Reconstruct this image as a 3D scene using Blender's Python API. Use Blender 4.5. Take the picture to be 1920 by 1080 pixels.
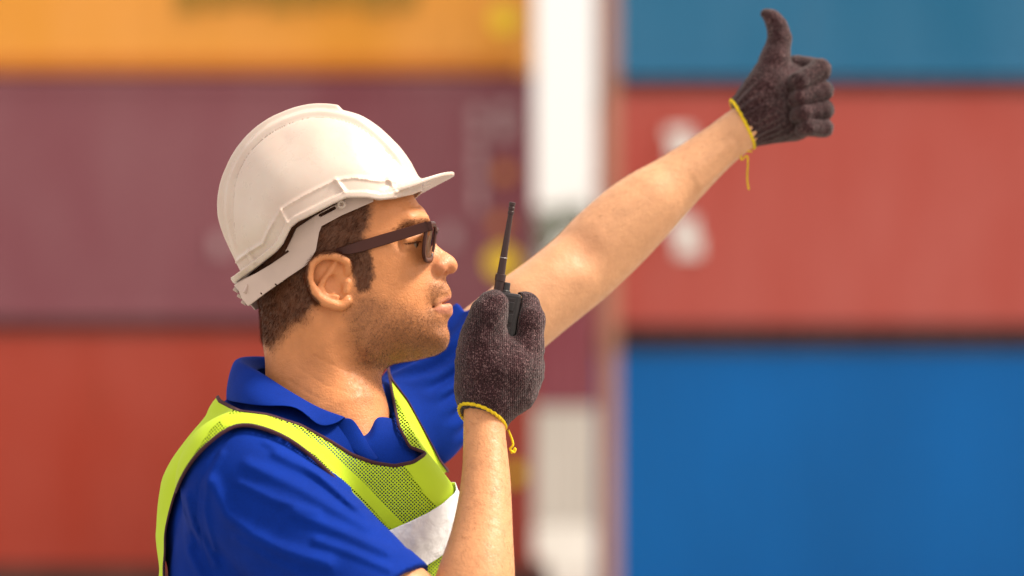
import bpy, math, random, time
import numpy as np
T0 = time.time()
random.seed(7); RNG = np.random.default_rng(7)
for o in list(bpy.data.objects): bpy.data.objects.remove(o)
scene = bpy.context.scene
COL = scene.collection
# ------------------------------------------------------------------ camera, sky, sun, exposure
S0 = 0.00065      # metres per photo pixel on the plane of the man's head
D = 3.6           # camera to that plane
CZ = 1.42         # camera height
HR = 860.0        # horizon row of the photo
cam = bpy.data.cameras.new('camera')
cam.sensor_width = 36.0
cam.lens = 36.0 * D / (1920 * S0)
cam.shift_y = (HR - 540) / 1920
cam.clip_end = 3000
cam.dof.use_dof = True
cam.dof.focus_distance = D - 0.07
cam.dof.aperture_fstop = 2.3
camo = bpy.data.objects.new('camera', cam); COL.objects.link(camo)
camo.location = (0, -D, CZ); camo.rotation_euler = (math.pi / 2, 0, 0)
scene.camera = camo
SUN_EL, SUN_AZ = math.radians(52), math.radians(90)   # azimuth clockwise from +Y (behind the scene) seen from above
w = bpy.data.worlds.new('World'); scene.world = w; w.use_nodes = True
nt = w.node_tree; bg = nt.nodes['Background']
sky = nt.nodes.new('ShaderNodeTexSky'); sky.sky_type = 'NISHITA'; sky.sun_disc = False
sky.sun_elevation = SUN_EL; sky.sun_rotation = SUN_AZ
sky.air_density = 1.0; sky.dust_density = 7.0; sky.ozone_density = 0.3
cloud = nt.nodes.new('ShaderNodeMix'); cloud.data_type = 'RGBA'; cloud.inputs['Factor'].default_value = 0.8   # thin even cloud over the whole sky
cloud.inputs['B'].default_value = (4.6, 4.05, 3.55, 1)
nt.links.new(sky.outputs[0], cloud.inputs['A']); nt.links.new(cloud.outputs['Result'], bg.inputs[0]); bg.inputs[1].default_value = 0.15
sl = bpy.data.lights.new('sun', 'SUN'); sl.energy = 3.2; sl.angle = math.radians(13); sl.color = (1.0, 0.90, 0.76)
so = bpy.data.objects.new('sun', sl); COL.objects.link(so)
from mathutils import Vector, Matrix
sd = Vector((math.sin(SUN_AZ) * math.cos(SUN_EL), math.cos(SUN_AZ) * math.cos(SUN_EL), math.sin(SUN_EL)))
so.rotation_euler = (-sd).to_track_quat('-Z', 'Y').to_euler(); so.location = sd * 30
scene.view_settings.view_transform = 'Standard'; scene.view_settings.look = 'None'
scene.view_settings.gamma = 1.0; scene.view_settings.exposure = 0.93
scene.render.engine = 'CYCLES'
scene.cycles.use_denoising = True
scene.cycles.max_bounces = 8; scene.cycles.transparent_max_bounces = 12

# ------------------------------------------------------------------ helpers
F32 = np.float32
def sc(y): return S0 * (D + y) / D
def P(u, v, y):
    s = sc(y); return np.array([(u - 960) * s, y, CZ + (HR - v) * s])
def L(r, y=0.0): return r * sc(y)
def srgb(r, g, b):
    f = lambda c: (c / 255 / 12.92) if c / 255 <= .04045 else ((c / 255 + .055) / 1.055) ** 2.4
    return (f(r), f(g), f(b), 1)
def unit(a): a = np.asarray(a, float); return a / (np.linalg.norm(a) + 1e-12)
def sstep(a, b, x):
    t = np.clip((x - a) / (b - a), 0, 1); return t * t * (3 - 2 * t)

def mat(name): 
    m = bpy.data.materials.new(name); m.use_nodes = True
    return m, m.node_tree, m.node_tree.nodes['Principled BSDF']
def node(t, kind, **kw):
    n = t.nodes.new(kind)
    for k, v in kw.items():
        if k.startswith('i_'):
            key = k[2:]; key = int(key) if key.isdigit() else key.replace('_', ' ')
            n.inputs[key].default_value = v
        else: setattr(n, k, v)
    return n
def ramp(t, pts, src):
    r = t.nodes.new('ShaderNodeValToRGB'); e = r.color_ramp.elements
    e[0].position, e[0].color = pts[0]; e[1].position, e[1].color = pts[-1]
    for p, c in pts[1:-1]:
        x = e.new(p); x.color = c
    t.links.new(src, r.inputs[0]); return r
def bump(t, b, src, strength, dist):
    n = node(t, 'ShaderNodeBump'); n.inputs['Strength'].default_value = strength; n.inputs['Distance'].default_value = dist
    t.links.new(src, n.inputs['Height']); t.links.new(n.outputs[0], b.inputs['Normal']); return n

def link(o, parent=None):
    COL.objects.link(o)
    if parent is not None:
        o.parent = parent; o.matrix_parent_inverse = Matrix.Translation(-parent.location)
    return o
def tag(o, label=None, cat=None, group=None, kind=None):
    for k, v in (('label', label), ('category', cat), ('group', group), ('kind', kind)):
        if v: o[k] = v
    return o
def empty(name, loc):
    e = bpy.data.objects.new(name, None); e.location = loc; e.empty_display_size = .1; COL.objects.link(e); return e
def mesh_obj(name, verts, faces, m, parent=None, smooth=True):
    me = bpy.data.meshes.new(name)
    verts = np.asarray(verts, dtype=F32)
    if isinstance(faces, np.ndarray):
        k = faces.shape[1]; n = len(faces)
        me.vertices.add(len(verts)); me.vertices.foreach_set('co', verts.ravel())
        me.loops.add(n * k); me.loops.foreach_set('vertex_index', faces.astype(np.int32).ravel())
        me.polygons.add(n); me.polygons.foreach_set('loop_start', np.arange(0, n * k, k, dtype=np.int32))
        me.polygons.foreach_set('loop_total', np.full(n, k, np.int32))
        me.update(calc_edges=True); me.validate()
    else:
        me.from_pydata(verts.tolist(), [], faces)
    if smooth: me.polygons.foreach_set('use_smooth', np.ones(len(me.polygons), bool))
    for x in (m if isinstance(m, (list, tuple)) else [m]): me.materials.append(x)
    o = bpy.data.objects.new(name, me); link(o, parent); return o
def vcol(o, name, arr):
    a = o.data.attributes.new(name, 'FLOAT_COLOR', 'POINT')
    c = np.ones((len(arr), 4), F32); c[:, :3] = arr; a.data.foreach_set('color', c.ravel())
def vfloat(o, name, arr):
    a = o.data.attributes.new(name, 'FLOAT', 'POINT'); a.data.foreach_set('value', np.asarray(arr, F32))
def vvec(o, name, arr):
    a = o.data.attributes.new(name, 'FLOAT_VECTOR', 'POINT'); a.data.foreach_set('vector', np.asarray(arr, F32).ravel())

class MB:
    """collects boxes, tubes and grids into one mesh"""
    def __init__(s): s.v = []; s.f = []
    def box(s, c, half, ax=None):
        ax = np.eye(3) if ax is None else np.asarray(ax, float); n = len(s.v); c = np.asarray(c, float)
        for i in (-1, 1):
            for j in (-1, 1):
                for k in (-1, 1): s.v.append(c + ax[0] * i * half[0] + ax[1] * j * half[1] + ax[2] * k * half[2])
        for q in ((0, 1, 3, 2), (4, 6, 7, 5), (0, 4, 5, 1), (2, 3, 7, 6), (0, 2, 6, 4), (1, 5, 7, 3)): s.f.append([n + i for i in q])
        return s
    def bx(s, x0, x1, y0, y1, z0, z1): return s.box(((x0 + x1) / 2, (y0 + y1) / 2, (z0 + z1) / 2), (abs(x1 - x0) / 2, abs(y1 - y0) / 2, abs(z1 - z0) / 2))
    def tube(s, pts, rad, seg=8, closed=False, flat=1.0, nrm=None):
        pts = np.asarray(pts, float); m = len(pts); rad = np.broadcast_to(rad, (m,)); n = len(s.v)
        if closed: tan = np.roll(pts, -1, 0) - np.roll(pts, 1, 0)
        else: tan = np.gradient(pts, axis=0)
        ref = np.array([.31, .88, .35]) if nrm is None else np.asarray(nrm, float); prev = None
        for i in range(m):
            t = unit(tan[i])
            if nrm is not None and ref.ndim == 2: r0 = ref[i]
            else: r0 = ref if prev is None or nrm is not None else prev
            a = unit(r0 - t * np.dot(r0, t)); b = np.cross(t, a); prev = a
            for k in range(seg):
                q = 2 * math.pi * k / seg; s.v.append(pts[i] + (a * math.cos(q) * flat + b * math.sin(q)) * rad[i])
        for i in range(m if closed else m - 1):
            j = (i + 1) % m
            for k in range(seg):
                l = (k + 1) % seg; s.f.append([n + i * seg + k, n + i * seg + l, n + j * seg + l, n + j * seg + k])
        if not closed:
            s.f.append([n + k for k in range(seg)][::-1]); s.f.append([n + (m - 1) * seg + k for k in range(seg)])
        return s
    def build(s, name, m, parent=None, smooth=False, bevel=0):
        o = mesh_obj(name, np.array(s.v), s.f, m, parent, smooth)
        if bevel:
            b = o.modifiers.new('bevel', 'BEVEL'); b.width = bevel; b.segments = 2; b.limit_method = 'ANGLE'
        return o

def catmull(pts, n=8, closed=False):
    p = np.asarray(pts, float); m = len(p); out = []
    rng = range(m if closed else m - 1)
    for i in rng:
        g = lambda k: p[k % m] if closed else p[min(max(k, 0), m - 1)]
        a, b, c, d = g(i - 1), g(i), g(i + 1), g(i + 2)
        for t in np.linspace(0, 1, n, endpoint=False):
            out.append(.5 * (2 * b + (c - a) * t + (2 * a - 5 * b + 4 * c - d) * t * t + (3 * b - a - 3 * c + d) * t ** 3))
    if not closed: out.append(p[-1])
    return np.array(out)

# ---- signed distance modelling
def smin(a, b, k):
    if k <= 0: return np.minimum(a, b)
    h = np.maximum(k - np.abs(a - b), 0) / k
    return np.minimum(a, b) - h * h * k * .25
def smax(a, b, k): return -smin(-a, -b, k)
def rcone(a, b, ra, rb, sq=None):
    """capsule from a to b, radius ra to rb; sq=(axis, factor) squashes it along an axis"""
    a = np.asarray(a, float); b = np.asarray(b, float)
    def f(p):
        p = p - a.astype(F32); ba = (b - a)
        if sq is not None:
            e = np.asarray(unit(sq[0]), F32); p = p + (p @ e)[:, None] * e * F32(1 / sq[1] - 1); ba = ba + np.dot(ba, e) * e * (1 / sq[1] - 1)
        ba = ba.astype(F32); L2 = float(ba @ ba) + 1e-12
        t = np.clip((p @ ba) / F32(L2), 0, 1)
        d = np.sqrt(np.maximum(((p - t[:, None] * ba) ** 2).sum(1), 1e-14)) - (F32(ra) + F32(rb - ra) * t)
        return d * F32(min(1, sq[1]) if sq else 1)
    return f
def chain(pts, rads, **kw):
    fs = [rcone(pts[i], pts[i + 1], rads[i], rads[i + 1], **kw) for i in range(len(pts) - 1)]
    return lambda p: np.minimum.reduce([f(p) for f in fs])
def ellipsoid(c, r, ax=None):
    c = np.asarray(c, F32); r = np.asarray(r, F32); A = np.eye(3, dtype=F32) if ax is None else np.asarray(ax, F32)
    def f(p):
        q = (p - c) @ A.T; k0 = np.sqrt(((q / r) ** 2).sum(1)); k1 = np.sqrt(((q / (r * r)) ** 2).sum(1)) + 1e-9
        return k0 * (k0 - 1) / k1
    return f
def rbox(c, half, r, ax=None):
    c = np.asarray(c, F32); h = np.asarray(half, F32) - r; A = np.eye(3, dtype=F32) if ax is None else np.asarray(ax, F32)
    def f(p):
        q = np.abs((p - c) @ A.T) - h
        return np.sqrt((np.maximum(q, 0) ** 2).sum(1)) + np.minimum(q.max(1), 0) - F32(r)
    return f
class Shape:
    def __init__(s): s.ops = []
    def add(s, f, k=0.0): s.ops.append(('u', f, k)); return s
    def sub(s, f, k=0.0): s.ops.append(('s', f, k)); return s
    def cut(s, f, k=0.0): s.ops.append(('i', f, k)); return s
    def disp(s, f): s.ops.append(('d', f, 0)); return s
    def __call__(s, p, act=None):
        d = np.full(len(p), 9.0, F32)
        for i, (o, f, k) in enumerate(s.ops):
            if act is not None and not act[i]: continue
            if o == 'u': d = smin(d, f(p), k)
            elif o == 's': d = smax(d, -f(p), k)
            elif o == 'i': d = smax(d, f(p), k)
            else:
                m_ = np.abs(d) < .022
                if m_.all(): d = d + f(p)
                elif m_.any(): d = d.copy(); d[m_] += f(p[m_])
        return d
def extract(shape, lo, hi, h, B=20, marg=.003):
    """sparse surface nets of shape(p)=0"""
    lo = np.asarray(lo, float); nb = np.maximum(1, np.ceil((np.asarray(hi) - lo) / (h * B)).astype(int))
    I = np.stack(np.meshgrid(*[np.arange(n) for n in nb], indexing='ij'), -1).reshape(-1, 3)
    cen = (lo + (I + .5) * B * h).astype(F32); R = B * h * .8661 * 1.2
    acts = np.ones((len(shape.ops), len(cen)), bool)
    for i, (o, f, k) in enumerate(shape.ops):
        if o in 'us': acts[i] = f(cen) < R + k * 1.1 + 2 * h + marg
    keep = acts[[i for i, q in enumerate(shape.ops) if q[0] == 'u']].any(0) & (np.abs(shape(cen)) < R * 1.05 + marg)
    g1 = np.arange(B + 1); G = np.stack(np.meshgrid(g1, g1, g1, indexing='ij'), -1).reshape(-1, 3)
    NX, NY, NZ = (nb * B + 2).tolist()
    key = lambda c: (c[..., 0].astype(np.int64) * NY + c[..., 1]) * NZ + c[..., 2]
    VK, VP, QK = [], [], []
    corners = np.array([[i, j, k] for i in (0, 1) for j in (0, 1) for k in (0, 1)])
    edges = [(a, b) for a in range(8) for b in range(a + 1, 8) if abs(corners[a] - corners[b]).sum() == 1]
    for bi in np.nonzero(keep)[0]:
        base = I[bi] * B
        p = (lo + (base + G) * h).astype(F32)
        v = shape(p, acts[:, bi]).reshape(B + 1, B + 1, B + 1)
        s = v < 0
        if s.all() or not s.any(): continue
        cv = [v[c[0]:c[0] + B, c[1]:c[1] + B, c[2]:c[2] + B] for c in corners]
        cs = [s[c[0]:c[0] + B, c[1]:c[1] + B, c[2]:c[2] + B] for c in corners]
        n = sum(x.astype(np.int8) for x in cs); m = (n > 0) & (n < 8); idx = np.argwhere(m)
        if len(idx):
            vals = np.stack([x[m] for x in cv], 1); acc = np.zeros((len(idx), 3)); cnt = np.zeros(len(idx))
            for a, b in edges:
                x = (vals[:, a] < 0) != (vals[:, b] < 0)
                if not x.any(): continue
                t = vals[x, a] / (vals[x, a] - vals[x, b])
                acc[x] += corners[a] + t[:, None] * (corners[b] - corners[a]); cnt[x] += 1
            VK.append(key(base + idx)); VP.append(lo + (base + idx + acc / cnt[:, None]) * h)
        for ax in range(3):
            a1, a2 = (ax + 1) % 3, (ax + 2) % 3
            sl0 = [slice(0, B)] * 3; sl1 = list(sl0); sl1[ax] = slice(1, B + 1)
            x0, x1 = s[tuple(sl0)], s[tuple(sl1)]
            e = np.argwhere(x0 != x1)
            if not len(e): continue
            flip = x0[x0 != x1]
            g = base + e; d1 = np.zeros(3, int); d1[a1] = 1; d2 = np.zeros(3, int); d2[a2] = 1
            ok = (g[:, a1] > 0) & (g[:, a2] > 0); g = g[ok]; flip = flip[ok]
            q = np.stack([key(g - d1 - d2), key(g - d2), key(g), key(g - d1)], 1)
            q[~flip] = q[~flip][:, ::-1]; QK.append(q)
    VK = np.concatenate(VK); VP = np.concatenate(VP); Q = np.concatenate(QK)
    o = np.argsort(VK); VK = VK[o]; VP = VP[o]
    ix = np.searchsorted(VK, Q); ix = np.minimum(ix, len(VK) - 1); ok = (VK[ix] == Q).all(1)
    return VP, ix[ok]
def normals(shape, v, e=.0012):
    v = v.astype(F32); g = np.stack([shape(v + np.eye(3, dtype=F32)[i] * e) - shape(v - np.eye(3, dtype=F32)[i] * e) for i in range(3)], 1)
    return g / (np.linalg.norm(g, axis=1, keepdims=True) + 1e-9)
def relax(v, q, n=1, f=.5):
    for _ in range(n):
        acc = np.zeros_like(v); cnt = np.zeros(len(v))
        k = q.shape[1]
        for i in range(k):
            np.add.at(acc, q[:, i], v[q[:, (i + 1) % k]]); np.add.at(cnt, q[:, i], 1)
        v = v + f * (acc / np.maximum(cnt, 1)[:, None] - v)
    return v
def poly_sd(u, v, poly):
    """signed distance to a closed polygon in the plane, negative inside"""
    p = np.asarray(poly, float); d = np.full(u.shape, 1e18); ins = np.zeros(u.shape, bool)
    for i in range(len(p)):
        a, b = p[i], p[(i + 1) % len(p)]; e = b - a
        t = np.clip(((u - a[0]) * e[0] + (v - a[1]) * e[1]) / (e @ e + 1e-12), 0, 1)
        d = np.minimum(d, (u - a[0] - t * e[0]) ** 2 + (v - a[1] - t * e[1]) ** 2)
        if a[1] != b[1]:
            c = ((a[1] > v) != (b[1] > v)) & (u < (b[0] - a[0]) * (v - a[1]) / (b[1] - a[1]) + a[0]); ins ^= c
    return np.where(ins, -1, 1) * np.sqrt(d)
def line_d(u, v, pts):
    p = np.asarray(pts, float); d = np.full(u.shape, 1e18)
    for i in range(len(p) - 1):
        a, b = p[i], p[i + 1]; e = b - a
        t = np.clip(((u - a[0]) * e[0] + (v - a[1]) * e[1]) / (e @ e + 1e-12), 0, 1)
        d = np.minimum(d, (u - a[0] - t * e[0]) ** 2 + (v - a[1] - t * e[1]) ** 2)
    return np.sqrt(d)
def vnoise(p, scale, seed=0):
    """value noise in [-1,1]"""
    p = np.asarray(p, float) * scale + seed * 17.13; i = np.floor(p).astype(np.int64); f = p - i; f = f * f * (3 - 2 * f); out = 0
    def hsh(a):
        x = (a[:, 0] * 73856093) ^ (a[:, 1] * 19349663) ^ (a[:, 2] * 83492791); x = (x ^ (x >> 13)) * 1274126177; return ((x ^ (x >> 16)) & 0xffff) / 32767.5 - 1
    for dx in (0, 1):
        for dy in (0, 1):
            for dz in (0, 1):
                wgt = (f[:, 0] if dx else 1 - f[:, 0]) * (f[:, 1] if dy else 1 - f[:, 1]) * (f[:, 2] if dz else 1 - f[:, 2])
                out = out + wgt * hsh(i + np.array([dx, dy, dz]))
    return out
def width_map(bound, inner, u0, u1, v0, v1, step=2.0, lam=0.08):
    """half-width squared of a symmetric solid from its side outline (u,v,edge radius) and half-widths (u,v,w)"""
    b = np.array(bound, float); n = len(b)
    t = np.roll(b[:, :2], -1, 0) - np.roll(b[:, :2], 1, 0); t /= np.linalg.norm(t, axis=1, keepdims=True)
    nr = np.stack([-t[:, 1], t[:, 0]], 1); e = 8.0
    pin = b[:, :2] + nr * e
    sdi = poly_sd(pin[:, 0], pin[:, 1], b[:, :2]); nr[sdi > 0] *= -1
    inn = np.array(inner, float)
    px = np.concatenate([b[:, :2], b[:, :2] + nr * e, b[:, :2] - nr * e, inn[:, :2]])
    q = np.concatenate([np.zeros(n), 2 * b[:, 2] * e - e * e, -2 * b[:, 2] * e - e * e, inn[:, 2] ** 2])
    sc_ = 100.0; X = px / sc_
    r2 = ((X[:, None] - X[None]) ** 2).sum(-1); K = .5 * r2 * np.log(r2 + 1e-12)
    m = len(X); A = np.zeros((m + 3, m + 3)); A[:m, :m] = K + np.eye(m) * lam * 1e-3; A[:m, m] = 1; A[:m, m + 1:] = X; A[m:, :m] = A[:m, m:].T
    sol = np.linalg.solve(A, np.concatenate([q, np.zeros(3)]))
    U = np.arange(u0, u1 + step, step); V = np.arange(v0, v1 + step, step); gu, gv = np.meshgrid(U / sc_, V / sc_, indexing='ij')
    Z = sol[m] + sol[m + 1] * gu + sol[m + 2] * gv
    for i in range(m):
        rr = (gu - X[i, 0]) ** 2 + (gv - X[i, 1]) ** 2; Z = Z + sol[i] * .5 * rr * np.log(rr + 1e-12)
    return Z, u0, v0, step
def grid_sample(Z, x, y):
    x = np.clip(x, 0, Z.shape[0] - 1.001); y = np.clip(y, 0, Z.shape[1] - 1.001); i = x.astype(int); j = y.astype(int); a = x - i; b = y - j
    return (Z[i, j] * (1 - a) + Z[i + 1, j] * a) * (1 - b) + (Z[i, j + 1] * (1 - a) + Z[i + 1, j + 1] * a) * b
def map_sdf(wm, extra=0.0):
    Z, u0, v0, st = wm; gu, gv = np.gradient(Z, st); Z = Z.astype(F32); gu = gu.astype(F32); gv = gv.astype(F32)
    def f(p):
        u = p[:, 0] / S0 + 960; v = HR - (p[:, 2] - CZ) / S0; W = p[:, 1] / S0
        x = (u - u0) / st; y = (v - v0) / st; q = grid_sample(Z, x, y); a = grid_sample(gu, x, y); b = grid_sample(gv, x, y)
        ox = np.maximum(np.maximum(-x, x - Z.shape[0]), 0) + np.maximum(np.maximum(-y, y - Z.shape[1]), 0)
        F = W * W - q; g = np.sqrt(a * a + b * b + 4 * W * W + 400)
        return ((F / g + ox * st - extra) * S0).astype(F32)
    return f
def npx(u, v, w_):
    """a point w_ pixels off the head's middle plane whose near-side mirror is seen at photo pixel (u, v)"""
    q = P(u, v, -abs(w_) * S0); q[1] = w_ * S0; return q
def near2d(pts, w_):
    k = sc(-w_ * S0) / S0; q = np.array(pts, float); return np.array([960, HR]) + (q - np.array([960, HR])) * k
def uvw(p): return p[:, 0] / S0 + 960, HR - (p[:, 2] - CZ) / S0, p[:, 1] / S0

# ------------------------------------------------------------------ materials
def paint(name, col, rough=.5, fade=.25, rust=.5, scale=1.0):
    m, t, b = mat(name)
    tc = node(t, 'ShaderNodeTexCoord'); mp = node(t, 'ShaderNodeMapping'); mp.inputs['Scale'].default_value = (.6 * scale, .6 * scale, .25 * scale)
    t.links.new(tc.outputs['Object'], mp.inputs[0])
    n1 = node(t, 'ShaderNodeTexNoise'); n1.inputs['Scale'].default_value = 1.4; n1.inputs['Detail'].default_value = 6
    n2 = node(t, 'ShaderNodeTexNoise'); n2.inputs['Scale'].default_value = 7; n2.inputs['Detail'].default_value = 8; n2.inputs['Roughness'].default_value = .7
    t.links.new(mp.outputs[0], n1.inputs[0]); t.links.new(mp.outputs[0], n2.inputs[0])
    c = np.array(col[:3]); hi = c * (1 - fade) + fade * (c.mean() * .5 + .3); lo = c * .82
    r1 = ramp(t, [(.3, (*lo, 1)), (.75, (*hi, 1))], n1.outputs[0])
    r2 = ramp(t, [(.62, (0, 0, 0, 1)), (.75, (rust, rust, rust, 1))], n2.outputs[0])
    mx = node(t, 'ShaderNodeMix', data_type='RGBA'); mx.inputs['B'].default_value = (.16, .07, .035, 1)
    t.links.new(r2.outputs[0], mx.inputs['Factor']); t.links.new(r1.outputs[0], mx.inputs['A'])
    t.links.new(mx.outputs['Result'], b.inputs['Base Color']); b.inputs['Roughness'].default_value = rough; b.inputs['Specular IOR Level'].default_value = .2
    bump(t, b, n2.outputs[0], .3, .002)
    return m
def plain(name, col, rough=.5, metal=0, nscale=0, namt=.15, bmp=0, **kw):
    m, t, b = mat(name); b.inputs['Base Color'].default_value = (*col[:3], 1); b.inputs['Roughness'].default_value = rough; b.inputs['Metallic'].default_value = metal
    for k, v in kw.items(): b.inputs[k.replace('_', ' ')].default_value = v
    if nscale:
        tc = node(t, 'ShaderNodeTexCoord'); n = node(t, 'ShaderNodeTexNoise'); n.inputs['Scale'].default_value = nscale; n.inputs['Detail'].default_value = 6
        t.links.new(tc.outputs['Object'], n.inputs[0]); c = np.array(col[:3])
        r = ramp(t, [(.3, (*(c * (1 - namt)), 1)), (.7, (*np.minimum(c * (1 + namt), 1), 1))], n.outputs[0]); t.links.new(r.outputs[0], b.inputs['Base Color'])
        if bmp: bump(t, b, n.outputs[0], bmp, .002)
    return m
M = {}
M['orange'] = paint('orange container paint', (.93, .39, .035), .45, .15, .3)
M['mauve'] = paint('mauve container paint', (.27, .072, .098), .5, .18, .3)
M['brickred'] = paint('brick red container paint', (.48, .055, .026), .5, .12, .4)
M['teal'] = paint('teal blue container paint', (.02, .18, .36), .5, .08, .4)
M['coral'] = paint('coral red container paint', (.53, .09, .068), .5, .15, .3)
M['blue'] = paint('blue container paint', (.0, .135, .46), .5, .0, .05)
M['maroon'] = paint('maroon container paint', (.27, .055, .08), .5, .15, .4)
M['cream'] = paint('cream container paint', (.70, .66, .60), .5, .1, .2)
M['tan'] = paint('tan faded post paint', (.52, .25, .17), .6, .25, .5)
M['seam_shade_teal'] = paint('teal rail with painted seam shade', (.012, .028, .045), .6, .1, .6)  # near-black rail colour stands in for the shadow at the container seam
M['seam_shade_red'] = paint('red rail with painted seam shade', (.075, .018, .016), .6, .05, .5)  # darkened red puts the shade between stacked containers into the rail colour
M['rust'] = paint('orange rail with painted shade', (.62, .19, .02), .6, .05, .5)  # deeper orange imitates shading along the top container's bottom rail
M['gray_steel'] = paint('grey weathered steel', (.22, .2, .2), .6, .2, .5)
M['amber'] = plain('amber lettering paint', (.30, .16, .004), .5, nscale=2)
M['yellow'] = plain('yellow marker paint', (.98, .70, .02), .5, nscale=3, namt=.03)
M['dull_yellow'] = plain('dull yellow marker paint', (.6, .22, .03), .6, nscale=3)
M['white'] = plain('white lettering paint', (.8, .78, .75), .5, nscale=3, namt=.06)
M['pale'] = plain('pale lettering paint', (.42, .28, .3), .6, nscale=3)

# ------------------------------------------------------------------ yard
m, t, b = mat('concrete yard'); M['concrete'] = m
tc = node(t, 'ShaderNodeTexCoord'); n1 = node(t, 'ShaderNodeTexNoise'); n1.inputs['Scale'].default_value = .35; n1.inputs['Detail'].default_value = 9
n2 = node(t, 'ShaderNodeTexNoise'); n2.inputs['Scale'].default_value = 30; n2.inputs['Detail'].default_value = 5
bk = node(t, 'ShaderNodeTexBrick'); bk.offset = 0; bk.inputs['Scale'].default_value = .2; bk.inputs['Mortar Size'].default_value = .004; bk.inputs['Brick Width'].default_value = 1; bk.inputs['Row Height'].default_value = 1
for n in (n1, n2, bk): t.links.new(tc.outputs['Object'], n.inputs[0])
bk.inputs['Color1'].default_value = (1, 1, 1, 1); bk.inputs['Color2'].default_value = (.94, .94, .93, 1); bk.inputs['Mortar'].default_value = (.3, .3, .28, 1)
r = ramp(t, [(.3, (.25, .235, .215, 1)), (.7, (.38, .36, .335, 1))], n1.outputs[0])
mx = node(t, 'ShaderNodeMix', data_type='RGBA', blend_type='MULTIPLY'); mx.inputs['Factor'].default_value = 1
t.links.new(r.outputs[0], mx.inputs['A']); t.links.new(bk.outputs['Color'], mx.inputs['B']); t.links.new(mx.outputs['Result'], b.inputs['Base Color'])
b.inputs['Roughness'].default_value = .85; bump(t, b, n2.outputs[0], .4, .004)
g = MB(); g.v = [np.array(p, float) for p in ((-1500, -1500, 0), (1500, -1500, 0), (1500, 1500, 0), (-1500, 1500, 0))]; g.f = [[0, 1, 2, 3]]
tag(g.build('ground', M['concrete']), kind='structure')

CH, CW = 2.591, 2.438
def corrugated(x0, x1, z0, z1, y, sgn, axis='x', pitch=.278, dep=.036):
    """trapezoid sheet whose outer plane is y, ridges towards sgn"""
    vs, fs = [], []; n = int((x1 - x0) / pitch); pitch = (x1 - x0) / n; pr = [(0, 0), (.26, 0), (.5, 1), (.76, 1)]
    xs = [(x0 + (i + a) * pitch, d) for i in range(n) for a, d in pr] + [(x1, 0)]
    for x, d in xs:
        yy = y - sgn * (dep * d)
        for z in (z0, z1): vs.append((x, yy, z) if axis == 'x' else (yy, x, z))
    for i in range(len(xs) - 1): fs.append((2 * i, 2 * i + 2, 2 * i + 3, 2 * i + 1))
    return vs, fs
def container(name, label, x0, x1, y0, z0, col, group, post=None, rail=None, marks=()):
    e = empty(name, ((x0 + x1) / 2, y0 + CW / 2, z0)); tag(e, label, 'container', group)
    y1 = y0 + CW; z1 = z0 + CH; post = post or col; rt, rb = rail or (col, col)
    def sheet(nm, vf, m): return mesh_obj(nm, np.array(vf[0]), vf[1], m, e, smooth=False)
    sheet('side_wall', corrugated(x0 + .16, x1 - .16, z0 + .16, z1 - .11, y0 + .02, -1), col)
    sheet('side_wall', corrugated(x0 + .16, x1 - .16, z0 + .16, z1 - .11, y1 - .02, 1), col)
    sheet('end_wall', corrugated(y0 + .16, y1 - .16, z0 + .16, z1 - .11, x0 + .02, -1, 'y'), col)
    sheet('end_wall', corrugated(y0 + .16, y1 - .16, z0 + .16, z1 - .11, x1 - .02, 1, 'y'), col)
    MB().bx(x0 + .05, x1 - .05, y0 + .05, y1 - .05, z1 - .06, z1 - .03).build('roof', col, e)
    MB().bx(x0 + .05, x1 - .05, y0 + .05, y1 - .05, z0 + .1, z0 + .13).build('floor_pan', M['gray_steel'], e)
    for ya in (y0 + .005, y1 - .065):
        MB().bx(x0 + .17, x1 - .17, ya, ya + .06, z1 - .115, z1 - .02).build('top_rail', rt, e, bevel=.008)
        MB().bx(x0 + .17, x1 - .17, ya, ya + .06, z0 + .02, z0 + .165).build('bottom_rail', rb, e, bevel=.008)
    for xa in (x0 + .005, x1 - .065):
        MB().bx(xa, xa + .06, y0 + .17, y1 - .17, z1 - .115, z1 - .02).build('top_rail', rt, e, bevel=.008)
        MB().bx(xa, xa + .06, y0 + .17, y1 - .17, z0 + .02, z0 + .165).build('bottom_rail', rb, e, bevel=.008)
    for xa in (x0, x1 - .162):
        for ya in (y0, y1 - .162):
            MB().bx(xa + .004, xa + .158, ya + .004, ya + .158, z0 + .115, z1 - .115).build('corner_post', post, e, bevel=.012)
            for za in (z0, z1 - .118):
                c = MB().bx(xa, xa + .162, ya, ya + .162, za + .002, za + .118)
                # oval hole rims on the outer faces
                for fy in ((ya - .002,) if ya == y0 else (ya + .164,)):
                    c.tube([(xa + .081 + .04 * math.cos(q) , fy, za + .06 + .032 * math.sin(q)) for q in np.linspace(0, 2 * math.pi, 13)[:-1]], .008, 5, True)
                c.build('corner_casting', post, e)
    for shp, mm in marks:
        for q in shp:
            if len(q) == 4: MB().bx(q[0], q[1], y0 - .004, y0 + .0185, q[2], q[3]).build('marking', mm, e)
            else: MB().tube([(q[0], y0 - .004, q[1]), (q[0], y0 + .0185, q[1])], q[2], 20, nrm=(0, 0, 1)).build('marking', mm, e)
    return e
yL, yR, yF = 27.4, 25.7, 62.4
def ux(u, y): return (u - 960) * sc(y)
def vz(v, y): return CZ + (HR - v) * sc(y)
def rc(y, u0, v0, u1, v1): return (ux(u0, y), ux(u1, y), vz(v1, y), vz(v0, y))
def disc(y, u, v, r): return [(ux(u, y), vz(v, y), r * sc(y))]
M['plinth'] = plain('stained dark concrete', (.10, .045, .035), .9, nscale=2, namt=.4)
xl = ux(1003, yL); zl = .27
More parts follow.
